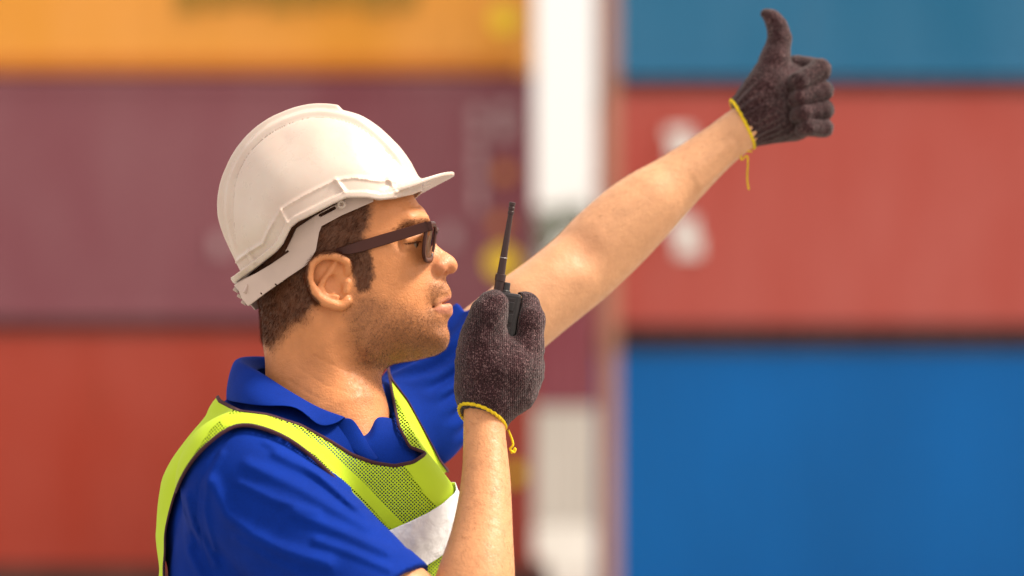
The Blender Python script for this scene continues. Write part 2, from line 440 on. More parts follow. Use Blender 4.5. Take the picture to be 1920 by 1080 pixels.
MB().bx(xl - 12.4, xl + .15, yL - .1, yL + CW + .1, 0, .268).build('concrete_plinth', M['plinth'])
tag(bpy.data.objects['concrete_plinth'], 'low dark stained plinth under the left stack of containers', 'plinth')
gl = 'stacked shipping containers'
container('shipping_container', 'brick red container at the bottom of the left stack', xl - 12.19, xl, yL, zl, M['brickred'], gl, rail=(M['seam_shade_red'], M['brickred']),
          marks=[(disc(yL, 966, 888, 17), M['yellow'])])
container('shipping_container', 'mauve container in the middle of the left stack behind the hard hat', xl - 12.19, xl, yL, zl + CH, M['mauve'], gl, rail=(M['mauve'], M['mauve']),
          marks=[([rc(yL, 884, 200, 906, 232), rc(yL, 884, 240, 906, 262), rc(yL, 886, 270, 904, 330), rc(yL, 888, 338, 904, 395), rc(yL, 928, 196, 962, 216), rc(yL, 930, 224, 960, 260)], M['pale']),
                 (disc(yL, 945, 325, 15), M['dull_yellow']), (disc(yL, 938, 420, 15), M['dull_yellow']), (disc(yL, 942, 492, 30), M['yellow']),
                 ([rc(yL, 832, 425, 856, 462), rc(yL, 402, 440, 426, 478)], M['pale'])])
container('shipping_container', 'orange container at the top of the left stack', xl - 12.19, xl, yL, zl + 2 * CH, M['orange'], gl, rail=(M['orange'], M['rust']),
          marks=[(disc(yL, 944, 36, 24), M['yellow']), ([rc(yL, 330 + i * 58, -150, 330 + i * 58 + 46, 22 - (i % 3) * 6) for i in range(8)], M['amber'])])
xr = ux(1130, yR); zr = 0.0
container('shipping_container', 'bright blue container at the bottom of the right stack', xr, xr + 12.19, yR, zr + .004, M['blue'], gl, post=M['tan'], rail=(M['seam_shade_teal'], M['blue']))
container('shipping_container', 'coral red container with white marks in the middle of the right stack', xr, xr + 12.19, yR, zr + CH, M['coral'], gl, post=M['tan'], rail=(M['seam_shade_red'], M['seam_shade_red']),
          marks=[([rc(yR, 1250, 240, 1296, 262), rc(yR, 1258, 264, 1308, 300), rc(yR, 1258, 408, 1306, 440), rc(yR, 1268, 442, 1314, 480)], M['white'])])
container('shipping_container', 'teal blue container at the top of the right stack behind the raised thumb', xr, xr + 12.19, yR, zr + 2 * CH, M['teal'], gl, post=M['tan'], rail=(M['teal'], M['teal']))
container('shipping_container', 'cream container on the ground in the gap between the stacks', -3.5, 8.69, yF, .004, M['cream'], gl)
container('shipping_container', 'maroon container on top of the far cream one in the gap', -3.5, 8.69, yF, CH + .004, M['maroon'], gl)
# trees far behind the gap
M['bark'] = plain('bark', (.09, .06, .04), .9, nscale=4, namt=.4)
M['leaf'] = plain('tree leaves', (.075, .10, .045), .6, nscale=.6, namt=.5)
def tree(x, y, h, label):
    e = empty('tree', (x, y, 0)); tag(e, label, 'tree', 'trees beyond the far containers')
    g = MB(); base = np.array([x, y, 0.0])
    g.tube([base, base + (0.1, 0, h * .3), base + (-.1, .1, h * .62)], [.28, .2, .09], 8)
    for k in range(6):
        a = k * 1.05; z = h * (.32 + .05 * k); s = base + (0, 0, z); g.tube([s, s + np.array([math.cos(a) * 1.1, math.sin(a) * 1.1, .9]), s + np.array([math.cos(a) * 2.2, math.sin(a) * 2.2, 1.6])], [.1, .07, .03], 6)
    g.build('trunk', M['bark'], e, smooth=True)
    cl = []
    for k in range(26):
        a = RNG.uniform(0, 6.28); rr = RNG.uniform(.3, 1) ** .6 * h * .27; z = RNG.uniform(.38, .93) * h
        rr *= 1.15 - abs(z / h - .6) * 1.3; cl.append((x + rr * math.cos(a), y + rr * math.sin(a), z, RNG.uniform(.6, 1.2)))
    n = 5200; c = np.array(cl)[RNG.integers(0, len(cl), n)]; d = RNG.normal(size=(n, 3)); d /= np.linalg.norm(d, axis=1)[:, None]
    pos = c[:, :3] + d * (c[:, 3] * RNG.uniform(.4, 1, n) ** .5)[:, None]
    a = RNG.normal(size=(n, 3)); a /= np.linalg.norm(a, axis=1)[:, None]; bb = np.cross(a, d); s = RNG.uniform(.1, .2, n)[:, None]
    v = np.stack([pos - a * s, pos + bb * s * .6, pos + a * s, pos - bb * s * .6], 1).reshape(-1, 3)
    mesh_obj('crown', v, np.arange(4 * n).reshape(-1, 4), M['leaf'], e, smooth=False)
tree(3.2, 104, 12.2, 'leafy tree behind the far maroon container, left of the pair in the gap')
tree(7.2, 110, 10.5, 'leafy tree behind the far maroon container, right of the pair in the gap')
# ------------------------------------------------------------------ the man
def node_attr(t, name): n = node(t, 'ShaderNodeAttribute'); n.attribute_name = name; return n
m, t, b = mat('skin'); M['skin'] = m
at = node_attr(t, 'Col'); tc = node(t, 'ShaderNodeTexCoord')
n1 = node(t, 'ShaderNodeTexNoise'); n1.inputs['Scale'].default_value = 60; n1.inputs['Detail'].default_value = 5
n2 = node(t, 'ShaderNodeTexNoise'); n2.inputs['Scale'].default_value = 420; n2.inputs['Detail'].default_value = 3
for n in (n1, n2): t.links.new(tc.outputs['Object'], n.inputs[0])
r = ramp(t, [(.3, (.93, .90, .89, 1)), (.7, (1.05, 1.03, 1.02, 1))], n1.outputs[0])
mx = node(t, 'ShaderNodeMix', data_type='RGBA', blend_type='MULTIPLY'); mx.inputs['Factor'].default_value = 1
t.links.new(at.outputs['Color'], mx.inputs['A']); t.links.new(r.outputs[0], mx.inputs['B']); t.links.new(mx.outputs['Result'], b.inputs['Base Color'])
b.inputs['Roughness'].default_value = .52; b.inputs['Subsurface Weight'].default_value = .06; b.inputs['Subsurface Radius'].default_value = (1, .35, .18); b.inputs['Subsurface Scale'].default_value = .006
b.inputs['Specular IOR Level'].default_value = .35
n3 = node(t, 'ShaderNodeTexNoise'); n3.inputs['Scale'].default_value = 150; n3.inputs['Detail'].default_value = 4; t.links.new(tc.outputs['Object'], n3.inputs[0])
ad = node(t, 'ShaderNodeMath', operation='ADD'); t.links.new(n2.outputs[0], ad.inputs[0]); t.links.new(n3.outputs[0], ad.inputs[1])
bump(t, b, ad.outputs[0], .34, .0018)
rr_ = ramp(t, [(.35, (.40, .40, .40, 1)), (.65, (.62, .62, .62, 1))], n3.outputs[0]); t.links.new(rr_.outputs[0], b.inputs['Roughness'])
SK = np.array([.59, .240, .092])
# ---- head outline: u, v, edge radius (photo pixels on the head plane)
HB = [(745, 325, 60), (772, 360, 52), (790, 386, 42), (801, 402, 34), (806, 418, 26), (808, 434, 17), (814, 450, 13), (827, 466, 12), (839, 474, 13), (850, 482, 15), (858, 496, 16), (856, 507, 14),
      (847, 514, 10), (837, 520, 10), (837, 527, 15), (842, 537, 20), (846, 547, 22), (846, 556, 20), (843, 564, 17), (845, 572, 18), (849, 581, 21), (848, 590, 20), (841, 600, 20), (839, 609, 22), (842, 622, 26), (843, 638, 28), (836, 654, 28),
      (815, 667, 30), (780, 676, 38), (735, 684, 50), (690, 688, 60), (640, 690, 70), (580, 690, 70), (535, 675, 60), (509, 640, 55), (502, 600, 65), (494, 565, 70), (474, 520, 75), (452, 470, 80), (442, 420, 85), (448, 360, 85), (472, 302, 85), (515, 258, 85), (572, 238, 85), (640, 242, 80), (702, 280, 70)]
HI = [(560, 330, 104), (560, 400, 114), (560, 470, 112), (640, 330, 97), (640, 400, 104), (700, 340, 82), (695, 400, 93), (735, 395, 80), (765, 398, 64), (782, 400, 50),
      (765, 425, 67), (740, 435, 82), (778, 432, 56), (793, 435, 38), (775, 452, 56), (765, 455, 64), (750, 458, 76), (790, 452, 38), (799, 455, 24), (740, 478, 87), (715, 470, 94), (690, 440, 97), (770, 480, 68), (786, 490, 50), (680, 500, 97), (650, 500, 100), (610, 500, 105),
      (806, 468, 22), (815, 478, 19), (812, 492, 24), (823, 501, 28), (833, 503, 25), (814, 506, 24), (843, 497, 19), (803, 500, 32), (803, 512, 34), (812, 518, 28), (825, 517, 17),
      (826, 535, 24), (814, 545, 36), (800, 548, 46), (812, 574, 33), (826, 566, 28), (836, 556, 18), (832, 576, 25), (838, 586, 20), (825, 598, 30), (808, 595, 42), (828, 632, 30), (812, 648, 32), (800, 625, 47), (790, 565, 55), (770, 540, 68), (740, 540, 84), (760, 600, 73), (765, 645, 57), (720, 600, 87), (715, 650, 76), (680, 580, 96), (675, 640, 88), (650, 600, 97), (690, 672, 66), (600, 580, 98), (560, 560, 96), (560, 620, 84), (530, 600, 66), (600, 650, 78)]
HWM = width_map(HB, HI, 400, 900, 200, 730)
head = map_sdf(HWM)
body = Shape()
body.add(head)
def px(fu, fv, fw): return P(fu, fv, 0) + np.array([0, fw * S0, 0])
# neck
body.add(rcone(px(583, 575, 0), px(606, 760, 0), L(88), L(108), sq=((0, 1, 0), .88)), L(34))
body.add(rcone(px(640, 620, 0), px(655, 800, 0), L(62), L(56)), L(30))          # throat
body.add(rcone(px(590, 600, -78), px(668, 790, -52), L(20), L(17)), L(34))      # sternomastoid, both sides
body.add(rcone(px(590, 600, 78), px(668, 790, 52), L(20), L(17)), L(34))
# features of the face
for sg in (-1, 1):
    body.add(ellipsoid(npx(822, 503, sg * 19), (L(15), L(10), L(13))), L(6))       # wing of the nose
    body.sub(rcone(npx(840, 517, sg * 12), npx(831, 510, sg * 13), L(6.2), L(4.5)), L(3))
    body.add(rcone(npx(770, 414, sg * 60), npx(795, 410, sg * 34), L(9), L(9)), L(22))  # brow
    body.sub(rcone(npx(762, 455, sg * 84), npx(786, 451, sg * 62), L(12), L(15)), L(16))  # eye socket
    body.add(rcone(npx(759, 451, sg * 68), npx(787, 445, sg * 43), L(10), L(10)), L(7))  # upper lid
    body.add(rcone(npx(761, 463, sg * 68), npx(786, 460, sg * 44), L(7.5), L(7.5)), L(7))  # lower lid
    body.sub(rcone(npx(757, 458, sg * 79), npx(787, 455, sg * 55), L(.7), L(1.2)), L(2))
body.sub(rcone(npx(812, 577, -60), npx(812, 577, 60), L(1.2), L(1.2)), L(4))
# mouth slit: a wedge that opens towards the lips
def slit(p):
    u, v, W = uvw(p); a = np.array([812., 577.]); e = np.array([40., -17.]); Lg = np.hypot(*e); e /= Lg
    s = (u - a[0]) * e[0] + (v - a[1]) * e[1]; n = np.abs((u - a[0]) * -e[1] + (v - a[1]) * e[0])
    return (np.maximum(n - (1.0 + 4.6 * np.clip(s / Lg, 0, 1)), np.maximum(-s, np.abs(W) - 40)) * S0).astype(F32)
body.sub(slit, L(3))
for sg in (-1, 1):
    body.add(rcone(npx(818, 581, sg * 31), npx(843, 575, sg * 9), L(3.4), L(5)), L(6))   # lower lip
    body.add(rcone(npx(818, 569, sg * 30), npx(841, 557, sg * 8), L(3.0), L(4)), L(6))    # upper lip
# ears
for sg in (-1, 1):
    e0 = 97
    ear = Shape()
    E = lambda u, v, w_: npx(u, v, sg * (e0 + w_))
    ear.add(rcone(E(612, 512, 2), E(630, 545, 0), L(33), L(24), sq=((0, 1, 0), .34)), 0)
    hel = catmull([(650, 512, 4), (652, 494, 10), (632, 482, 17), (606, 480, 21), (586, 494, 24), (580, 516, 24), (586, 540, 22), (600, 560, 18), (622, 571, 14), (640, 574, 9), (652, 564, 6)], 3)
    for i in range(len(hel) - 1):
        rr = 7.2 if i < 18 else 8.5
        ear.add(rcone(E(*hel[i]), E(*hel[i + 1]), L(rr), L(rr)), L(3.5))
    ant = catmull([(628, 494, 8), (618, 512, 13), (602, 536, 14), (612, 556, 12), (632, 557, 10)], 3)
    for i in range(len(ant) - 1): ear.add(rcone(E(*ant[i]), E(*ant[i + 1]), L(5.5), L(5.5)), L(4))
    ear.sub(rcone(E(622, 527, 9), E(635, 543, 8), L(10.5), L(9)), L(4))
    ear.sub(rcone(E(641, 508, 15), E(632, 530, 11), L(6), L(9)), L(4)); ear.sub(rcone(E(597, 505, 21), E(592, 525, 22), L(4), L(4)), L(4))
    ear.add(rcone(E(652, 530, 4), E(648, 546, 6), L(7), L(6.5)), L(5))
    body.add(ear, L(6))
def creases(p):
    u, v, W = uvw(p); k = sc(-np.abs(W) * S0) / S0; u = 960 + (u - 960) / k; v = HR + (v - HR) / k; d = 0
    for pl in ([(560, 690), (610, 722), (660, 738), (700, 735)], [(540, 712), (590, 744), (640, 762)], [(590, 668), (640, 692), (690, 708)]): d = d + 1.1 * np.exp(-(line_d(u, v, pl) / 2.6) ** 2)
    return (d * S0 * (np.abs(W) < 130) * (u < 720)).astype(F32)
def creases_near(p):
    m_ = (p[:, 0] < -.15) & (p[:, 2] > 1.45) & (p[:, 2] < 1.56); o = np.zeros(len(p), F32)
    if m_.any(): o[m_] = creases(p[m_])
    return o
body.disp(creases_near)
# torso core, hidden by the clothes
def tp(u, v, y): return P(u, v, y)
FW = np.array([math.cos(math.radians(40)), -math.sin(math.radians(40)), 0]); RT = np.array([-math.sin(math.radians(40)), -math.cos(math.radians(40)), 0]); UP = np.array([0, 0, 1.])
TAX = np.stack([FW, RT, UP])
NB = P(600, 740, 0)
body.add(ellipsoid(P(585, 1110, 0), (.11, .165, .20), TAX), .02)
body.add(rcone(P(600, 830, 0), P(470, 900, -.13), .045, .045), .02)
body.add(rcone(P(600, 830, 0), P(775, 790, .12), .045, .045), .02)
body.add(rcone(P(640, 800, -.028), P(680, 880, -.058), .055, .038), .03)
# right arm (near the camera): shoulder, elbow below the frame, wrist
RS, RE = P(478, 905, -.165), P(868, 1232, -.235)
RW = P(908, 800, -.125)
r1 = P(888, 1110, -.215); r2 = P(903, 1010, -.19); r3 = P(911, 900, -.155)
body.add(rcone(RS, RE, .055, .046), .02)
RARM = ([RE, r1, r2, r3, RW, P(911, 750, -.115)], [.047, L(77, -.21), L(60, -.19), L(47.5, -.155), L(40, -.125), L(40, -.12)])
# left arm, stretched out behind
LS = P(795, 745, .15); LE = P(1100, 492, .235); LW = P(1388, 243, .27)
la = [LS, P(905, 650, .18), P(1010, 566, .21), LE, P(1185, 410, .25), P(1275, 335, .26), P(1345, 277, .268), LW, P(1415, 219, .27)]
lr = [L(76, .15), L(78, .18), L(74, .21), L(74, .235), L(72, .25), L(54, .26), L(43, .268), L(40, .27), L(34, .27)]
def limb(pts, rads, n=6):
    q = catmull(np.column_stack([np.array(pts), rads]), n)
    for i in range(0, len(q) - 1): body.add(rcone(q[i][:3], q[i + 1][:3], q[i][3] - .0034, q[i + 1][3] - .0034), .007)
limb(la, lr, 6); limb(*RARM, 7)
body.add(rcone(P(1120, 446, .222), P(1215, 372, .235), L(26, .23), L(20, .23)), .04)     # brachioradialis
body.add(rcone(P(985, 560, .175), P(1060, 505, .19), L(30, .2), L(22, .2)), .04)          # biceps
body.sub(rcone(P(1078, 462, .154), P(1096, 472, .156), L(15, .2), L(13, .2)), .035)       # crook of the elbow
body.add(rcone(P(1300, 326, .236), P(1368, 274, .245), L(6, .25), L(4, .25)), .012)       # wrist tendons
body.add(rcone(P(1310, 345, .240), P(1372, 290, .252), L(6, .25), L(4, .25)), .012)
lo = np.array([-.44, -.33, 1.16]); hi = np.array([.37, .36, 1.90])
bv, bq = extract(body, lo, hi, .0019, 18)
print('body', len(bv), time.time() - T0)
man = empty('person', (P(590, 1000, 0)[0], 0, 0))
tag(man, 'man in white hard hat, sunglasses and yellow vest over a blue shirt, thumb raised', 'person')
bo = mesh_obj('body', bv, bq, M['skin'], man)
u, v, W = uvw(bv); k_ = sc(-np.abs(bv[:, 1])) / S0; k_ = np.where(np.abs(bv[:, 1]) < .1, k_, 1); u = 960 + (u - 960) / k_; v = HR + (v - HR) / k_
nearhead = (bv[:, 0] < P(870, 0, 0)[0]) & (np.abs(bv[:, 1]) < .1) & (v < 760)
col = np.tile(SK, (len(bv), 1))
ns = vnoise(bv, 45, 1); ns2 = vnoise(bv, 160, 2); nf = vnoise(bv, 700, 3)
col *= (1 + .03 * ns + .03 * ns2)[:, None]
def tint(mask, c): 
    global col
    col = col * (1 - mask[:, None]) + np.asarray(c) * mask[:, None]
nh = nearhead.astype(float)
# redder cheeks, nose and ears
tint(nh * .35 * np.exp(-(((u - 830) / 30) ** 2 + ((v - 498) / 22) ** 2)), (.62, .22, .14))
tint(nh * .3 * np.exp(-(((u - 612) / 40) ** 2 + ((v - 525) / 48) ** 2)), (.66, .26, .12))
HAIR = [(430, 480), (440, 300), (600, 220), (700, 300), (697, 380), (694, 410), (684, 440), (692, 465), (701, 500), (698, 543), (684, 547), (668, 546), (664, 520), (655, 500), (640, 520), (600, 570), (588, 576), (570, 602), (545, 612), (510, 652), (480, 640)]
hm = poly_sd(u, v, HAIR) + 4 * nf + 3 * ns2
fadew = 5 + 14 * sstep(560, 600, v) * (u < 600) + 7 * sstep(660, 700, u) * (v < 470)
hair_m = nh * sstep(1, -1, hm / fadew) * (np.abs(W) > 0)
ez = poly_sd(u, v, [(582, 492), (600, 478), (630, 476), (655, 486), (660, 520), (658, 560), (640, 580), (610, 574), (586, 550), (578, 520)])
hair_m *= np.where(np.abs(W) > 97, sstep(-1, 3, ez), sstep(-14, -4, ez))
BEARD = [(665, 548), (700, 548), (712, 560), (735, 566), (775, 576), (800, 588), (806, 566), (800, 545), (812, 530), (838, 524), (850, 545), (843, 552), (822, 562), (810, 578), (822, 592), (842, 600), (855, 640), (830, 672), (740, 695), (690, 700), (668, 690), (655, 640), (652, 590)]
bm_ = poly_sd(u, v, BEARD)
beard_m = nh * sstep(16, -20, bm_ + 3 * ns2)
hollow = np.exp(-(((u - 735) / 26) ** 2 + ((v - 585) / 12) ** 2))
beard_m *= 1 - .35 * hollow
neckst = nh * .45 * sstep(30, -30, poly_sd(u, v, [(660, 680), (735, 680), (715, 730), (690, 760), (665, 740)]))
beard_m = np.maximum(beard_m, neckst)
tint(beard_m * np.clip(.46 + .16 * nf + .05 * ns2, 0, 1), (.14, .055, .025))
LIPU = [(812, 574), (826, 565), (838, 556), (852, 551), (852, 562), (840, 563)]
LIPL = [(812, 578), (830, 571), (850, 568), (856, 580), (850, 590), (838, 589), (824, 588)]
lipm = nh * np.maximum(sstep(3, -3, poly_sd(u, v, LIPU)), sstep(3, -3, poly_sd(u, v, LIPL)))
tint(lipm * .6, (.56, .21, .16))
BROW = [(742, 428), (762, 415), (790, 408), (806, 410), (806, 417), (785, 418), (764, 426), (746, 434)]
tint(nh * .35 * sstep(3, -3, poly_sd(u, v, BROW)), (.06, .025, .012))
tint(nh * .35 * np.exp(-(((u - 775) / 17) ** 2 + ((v - 464) / 9) ** 2)), (.34, .15, .08))
larm = sstep(.05, .12, bv[:, 1]) * (bv[:, 0] > -.2); tint(larm * .8, np.array([.62, .35, .195]))
tint(larm * .35 * np.exp(-(((bv - P(1085, 470, .17)) / .035) ** 2).sum(1)), (.55, .23, .13))
tint(((bv[:, 0] > -.16) & (bv[:, 1] < -.1)) * .45, (.58, .32, .17)); col *= (1 + .03 * vnoise(bv, 25, 11) + .03 * vnoise(bv, 90, 12))[:, None]
tint(hair_m * .9, (.065, .021, .009))
vcol(bo, 'Col', col)
bn = np.empty(len(bv) * 3, F32); bo.data.vertex_normals.foreach_get('vector', bn); bn = bn.reshape(-1, 3).astype(float)
# eyes
m, t, b = mat('eye'); M['eye'] = m
tc = node(t, 'ShaderNodeTexCoord'); sx = node(t, 'ShaderNodeSeparateXYZ'); t.links.new(tc.outputs['Generated'], sx.inputs[0])
r = ramp(t, [(.80, (.30, .22, .17, 1)), (.86, (.05, .02, .01, 1))], sx.outputs[0]); t.links.new(r.outputs[0], b.inputs['Base Color']); b.inputs['Roughness'].default_value = .12
for sg in (-1, 1):
    c = npx(770, 457, sg * 49); vs, fs = [], []
    for i in range(13):
        for j in range(20):
            a, q = math.pi * i / 12, 2 * math.pi * j / 20; vs.append(c + L(16.5) * np.array([math.cos(a), math.sin(a) * math.cos(q), math.sin(a) * math.sin(q)]))
    for i in range(12):
        for j in range(20): fs.append((i * 20 + j, i * 20 + (j + 1) % 20, (i + 1) * 20 + (j + 1) % 20, (i + 1) * 20 + j))
    mesh_obj('eye', np.array(vs), fs, M['eye'], man)
# hair strands: three-sided tapered spikes
def strands(name, root, nrm, flow, length, rad, m, parent, lift=.5, curl=.2):
    n = len(root); d = unit_rows(nrm * lift + flow + RNG.normal(size=(n, 3)) * curl); Ln = length[:, None]
    a = unit_rows(np.cross(d, RNG.normal(size=(n, 3)))); bb = np.cross(d, a); R = rad[:, None]
    p1 = root + d * Ln * .5; d2 = unit_rows(d * .8 + flow * .5 - nrm * .12); p2 = p1 + d2 * Ln * .5
    ring = lambda p, k: [p + (a * math.cos(q) + bb * math.sin(q)) * R * k for q in (0, 2.094, 4.189)]
    V = np.stack(ring(root - nrm * .0006, 1) + ring(p1, .8) + [p2], 1).reshape(-1, 3); o = (np.arange(n) * 7)[:, None]
    F = np.concatenate([np.stack([o[:, 0] + i, o[:, 0] + j, o[:, 0] + 3 + j, o[:, 0] + 3 + i], 1) for i, j in ((0, 1), (1, 2), (2, 0))])
    T = np.concatenate([np.stack([o[:, 0] + 3 + i, o[:, 0] + 3 + j, o[:, 0] + 6, o[:, 0] + 6], 1) for i, j in ((0, 1), (1, 2), (2, 0))])
    tri = np.concatenate([F[:, [0, 1, 2]], F[:, [0, 2, 3]], T[:, :3]])
    o2 = mesh_obj(name, V, tri, m, parent); tag(o2, kind='stuff'); return o2
def unit_rows(a): return a / (np.linalg.norm(a, axis=1, keepdims=True) + 1e-9)
def pick(mask, n):
    p = mask / mask.sum(); return RNG.choice(len(mask), n, p=p)
M['hair'] = plain('dark brown hair', (.10, .027, .010), .5, nscale=120, namt=.6, Specular_IOR_Level=.1)
M['stubble'] = plain('dark stubble', (.05, .022, .011), .5)
vis = ((v > 300)).astype(float)
i = pick(hair_m * vis * (v > 365), 26000)
ro = bv[i] + RNG.normal(size=(len(i), 3)) * .0006
fl = np.tile([-.35, 0, -1.0], (len(i), 1)); fl[u[i] > 650] = [-.15, 0, -1.0]; fl[(v[i] < 475)] = [-.55, 0, -.75]
fl = fl - bn[i] * (fl * bn[i]).sum(1)[:, None]; fl = unit_rows(fl)
strands('hair', ro, bn[i], fl, RNG.uniform(.005, .010, len(i)) * (.35 + .65 * sstep(4, -14, hm[i])), RNG.uniform(.00009, .00016, len(i)), M['hair'], man, .35, .25)
i = pick(beard_m ** 1.2 * (W < 60), 24000); ro = bv[i] + RNG.normal(size=(len(i), 3)) * .0006
fl = np.tile([.35, 0, -1.0], (len(i), 1)); fl = unit_rows(fl - bn[i] * (fl * bn[i]).sum(1)[:, None])
strands('stubble', ro, bn[i], fl, RNG.uniform(.0010, .0022, len(i)), RNG.uniform(.00006, .00010, len(i)), M['stubble'], man, .7, .35)
bmk = nh * sstep(3, -2, poly_sd(u, v, BROW)) * (np.abs(W) > 20)
i = pick(bmk, 450); ro = bv[i]; fl = np.tile([-.8, 0, -.25], (len(i), 1)); fl = unit_rows(fl - bn[i] * (fl * bn[i]).sum(1)[:, None])
strands('eyebrow', ro, bn[i], fl, RNG.uniform(.004, .008, len(i)), RNG.uniform(.0001, .00016, len(i)), M['hair'], man, .3, .25)
# lashes
for sg in (-1, 1):
    q = np.linspace(0, 1, 90)[:, None]; ro = npx(756, 456, sg * 76) * (1 - q) + npx(787, 452, sg * 54) * q; nrm_ = np.tile(unit((.6, sg * .8, .0)), (90, 1))
    strands('eyelashes', ro, nrm_, np.tile([.5, 0, -.35], (90, 1)), np.full(90, .006), np.full(90, .00022), M['hair'], man, .8, .1)
# arm hair
ax_ = unit(RW - r1); tt = (bv - r1) @ ax_; rad_ = np.linalg.norm(bv - r1 - tt[:, None] * ax_, axis=1)
am = ((rad_ < .06) & (tt > -.05) & (tt < .225)).astype(float) * (.25 + .75 * (bn[:, 0] > -.5))
i = pick(am, 1600); fl = np.tile(ax_ * .8 + np.array([-.35, -.1, -.2]), (len(i), 1)) + RNG.normal(size=(len(i), 3)) * .35; fl = unit_rows(fl - bn[i] * (fl * bn[i]).sum(1)[:, None])
strands('arm_hair', bv[i], bn[i], fl, RNG.uniform(.008, .016, len(i)), RNG.uniform(.00005, .00008, len(i)), M['hair'], man, .12, .15)
ax2 = unit(LW - LE); tt = (bv - LE) @ ax2; rad_ = np.linalg.norm(bv - LE - tt[:, None] * ax2, axis=1)
am = ((rad_ < .07) & (tt > .02) & (tt < .25)).astype(float) * (.15 + .85 * (bn[:, 2] > .1))
i = pick(am, 1500); fl = np.tile(ax2 * .9 + np.array([.1, 0, -.3]), (len(i), 1)) + RNG.normal(size=(len(i), 3)) * .3; fl = unit_rows(fl - bn[i] * (fl * bn[i]).sum(1)[:, None])
strands('arm_hair', bv[i], bn[i], fl, RNG.uniform(.007, .014, len(i)), RNG.uniform(.00004, .00007, len(i)), M['hair'], man, .15, .2)
# ------------------------------------------------------------------ clothes
def clip_mesh(V, T, g):
    """keep the part of a triangle mesh where g>0; also returns the cut as polylines of vertex ids"""
    V = list(map(tuple, V)); pos = g > 0; T = np.asarray(T); c = pos[T].sum(1); out = [T[c == 3]]; new = []; cache = {}; seg = []
    def cutv(a, b):
        k = (a, b) if a < b else (b, a)
        if k not in cache:
            t_ = g[a] / (g[a] - g[b]); A, B_ = np.array(V[a]), np.array(V[b]); cache[k] = len(V); V.append(tuple(A + (B_ - A) * t_))
        return cache[k]
    for tr in T[(c > 0) & (c < 3)]:
        tr = list(tr); k = [i for i in range(3) if pos[tr[i]]]
        if len(k) == 1:
            a, b_, c_ = tr[k[0]], tr[(k[0] + 1) % 3], tr[(k[0] + 2) % 3]; p, q = cutv(a, b_), cutv(a, c_); new.append((a, p, q)); seg.append((p, q))
        else:
            n = [i for i in range(3) if not pos[tr[i]]][0]; a, b_, c_ = tr[n], tr[(n + 1) % 3], tr[(n + 2) % 3]; p, q = cutv(a, b_), cutv(a, c_)
            new.append((p, b_, c_)); new.append((p, c_, q)); seg.append((p, q))
    if new: out.append(np.array(new))
    T2 = np.concatenate(out); V = np.array(V); use = np.unique(T2); mp = -np.ones(len(V), int); mp[use] = np.arange(len(use))
    adj = {}
    for p, q in seg: adj.setdefault(p, []).append(q); adj.setdefault(q, []).append(p)
    lines = []; seen = set()
    for st in sorted(adj, key=lambda k: len(adj[k])):
        if st in seen: continue
        ln = [st]; seen.add(st); cur = st
        while True:
            nx = [x for x in adj[cur] if x not in seen]
            if not nx: break
            cur = nx[0]; seen.add(cur); ln.append(cur)
        if len(ln) > 45: lines.append((V[ln], len(adj[st]) == 2 and st in adj[ln[-1]]))
    return V[use], mp[T2], lines
def tri(q): return np.concatenate([q[:, [0, 1, 2]], q[:, [0, 2, 3]]])
def resample(p, step, closed=False):
    p = np.asarray(p); 
    if closed: p = np.vstack([p, p[:1]])
    for _ in range(6): p[1:-1] = .5 * p[1:-1] + .25 * (p[:-2] + p[2:])
    s = np.concatenate([[0], np.cumsum(np.linalg.norm(np.diff(p, axis=0), axis=1))]); n = max(3, int(s[-1] / step)); x = np.linspace(0, s[-1], n)
    return np.stack([np.interp(x, s, p[:, i]) for i in range(3)], 1)

# cloth materials
def cloth(name, col, wscale=900, amt=.25, bstr=.25, rough=.85, sheen=.3):
    m, t, b = mat(name); tc = node(t, 'ShaderNodeTexCoord')
    n1 = node(t, 'ShaderNodeTexNoise'); n1.inputs['Scale'].default_value = wscale; n1.inputs['Detail'].default_value = 2
    n2 = node(t, 'ShaderNodeTexNoise'); n2.inputs['Scale'].default_value = 25; n2.inputs['Detail'].default_value = 4
    for n in (n1, n2): t.links.new(tc.outputs['Object'], n.inputs[0])
    c = np.array(col[:3]); ad = node(t, 'ShaderNodeMath', operation='MULTIPLY_ADD'); ad.inputs[1].default_value = .6; t.links.new(n1.outputs[0], ad.inputs[0])
    m2 = node(t, 'ShaderNodeMath', operation='MULTIPLY'); m2.inputs[1].default_value = .4; t.links.new(n2.outputs[0], m2.inputs[0]); t.links.new(m2.outputs[0], ad.inputs[2])
    r = ramp(t, [(.3, (*(c * (1 - amt)), 1)), (.7, (*np.minimum(c * (1 + amt), 1), 1))], ad.outputs[0]); t.links.new(r.outputs[0], b.inputs['Base Color'])
    b.inputs['Roughness'].default_value = rough; b.inputs['Sheen Weight'].default_value = sheen; b.inputs['Specular IOR Level'].default_value = .12
    b.inputs['Sheen Tint'].default_value = (*np.minimum(c * 1.6 + .1, 1), 1)
    bump(t, b, n1.outputs[0], bstr, .0008); return m
M['shirt'] = cloth('royal blue pique cotton', (.0006, .022, .225), 1000, .25, .35, .9, .02)
M['trouser'] = cloth('dark trousers cloth', (.02, .022, .03), 500)
M['vest'] = cloth('fluorescent yellow cloth', (.43, .60, .006), 700, .08, .15, .8, .1)
M['binding'] = cloth('dark brown edging tape', (.055, .022, .03), 900, .3, .3)
M['silver'] = None
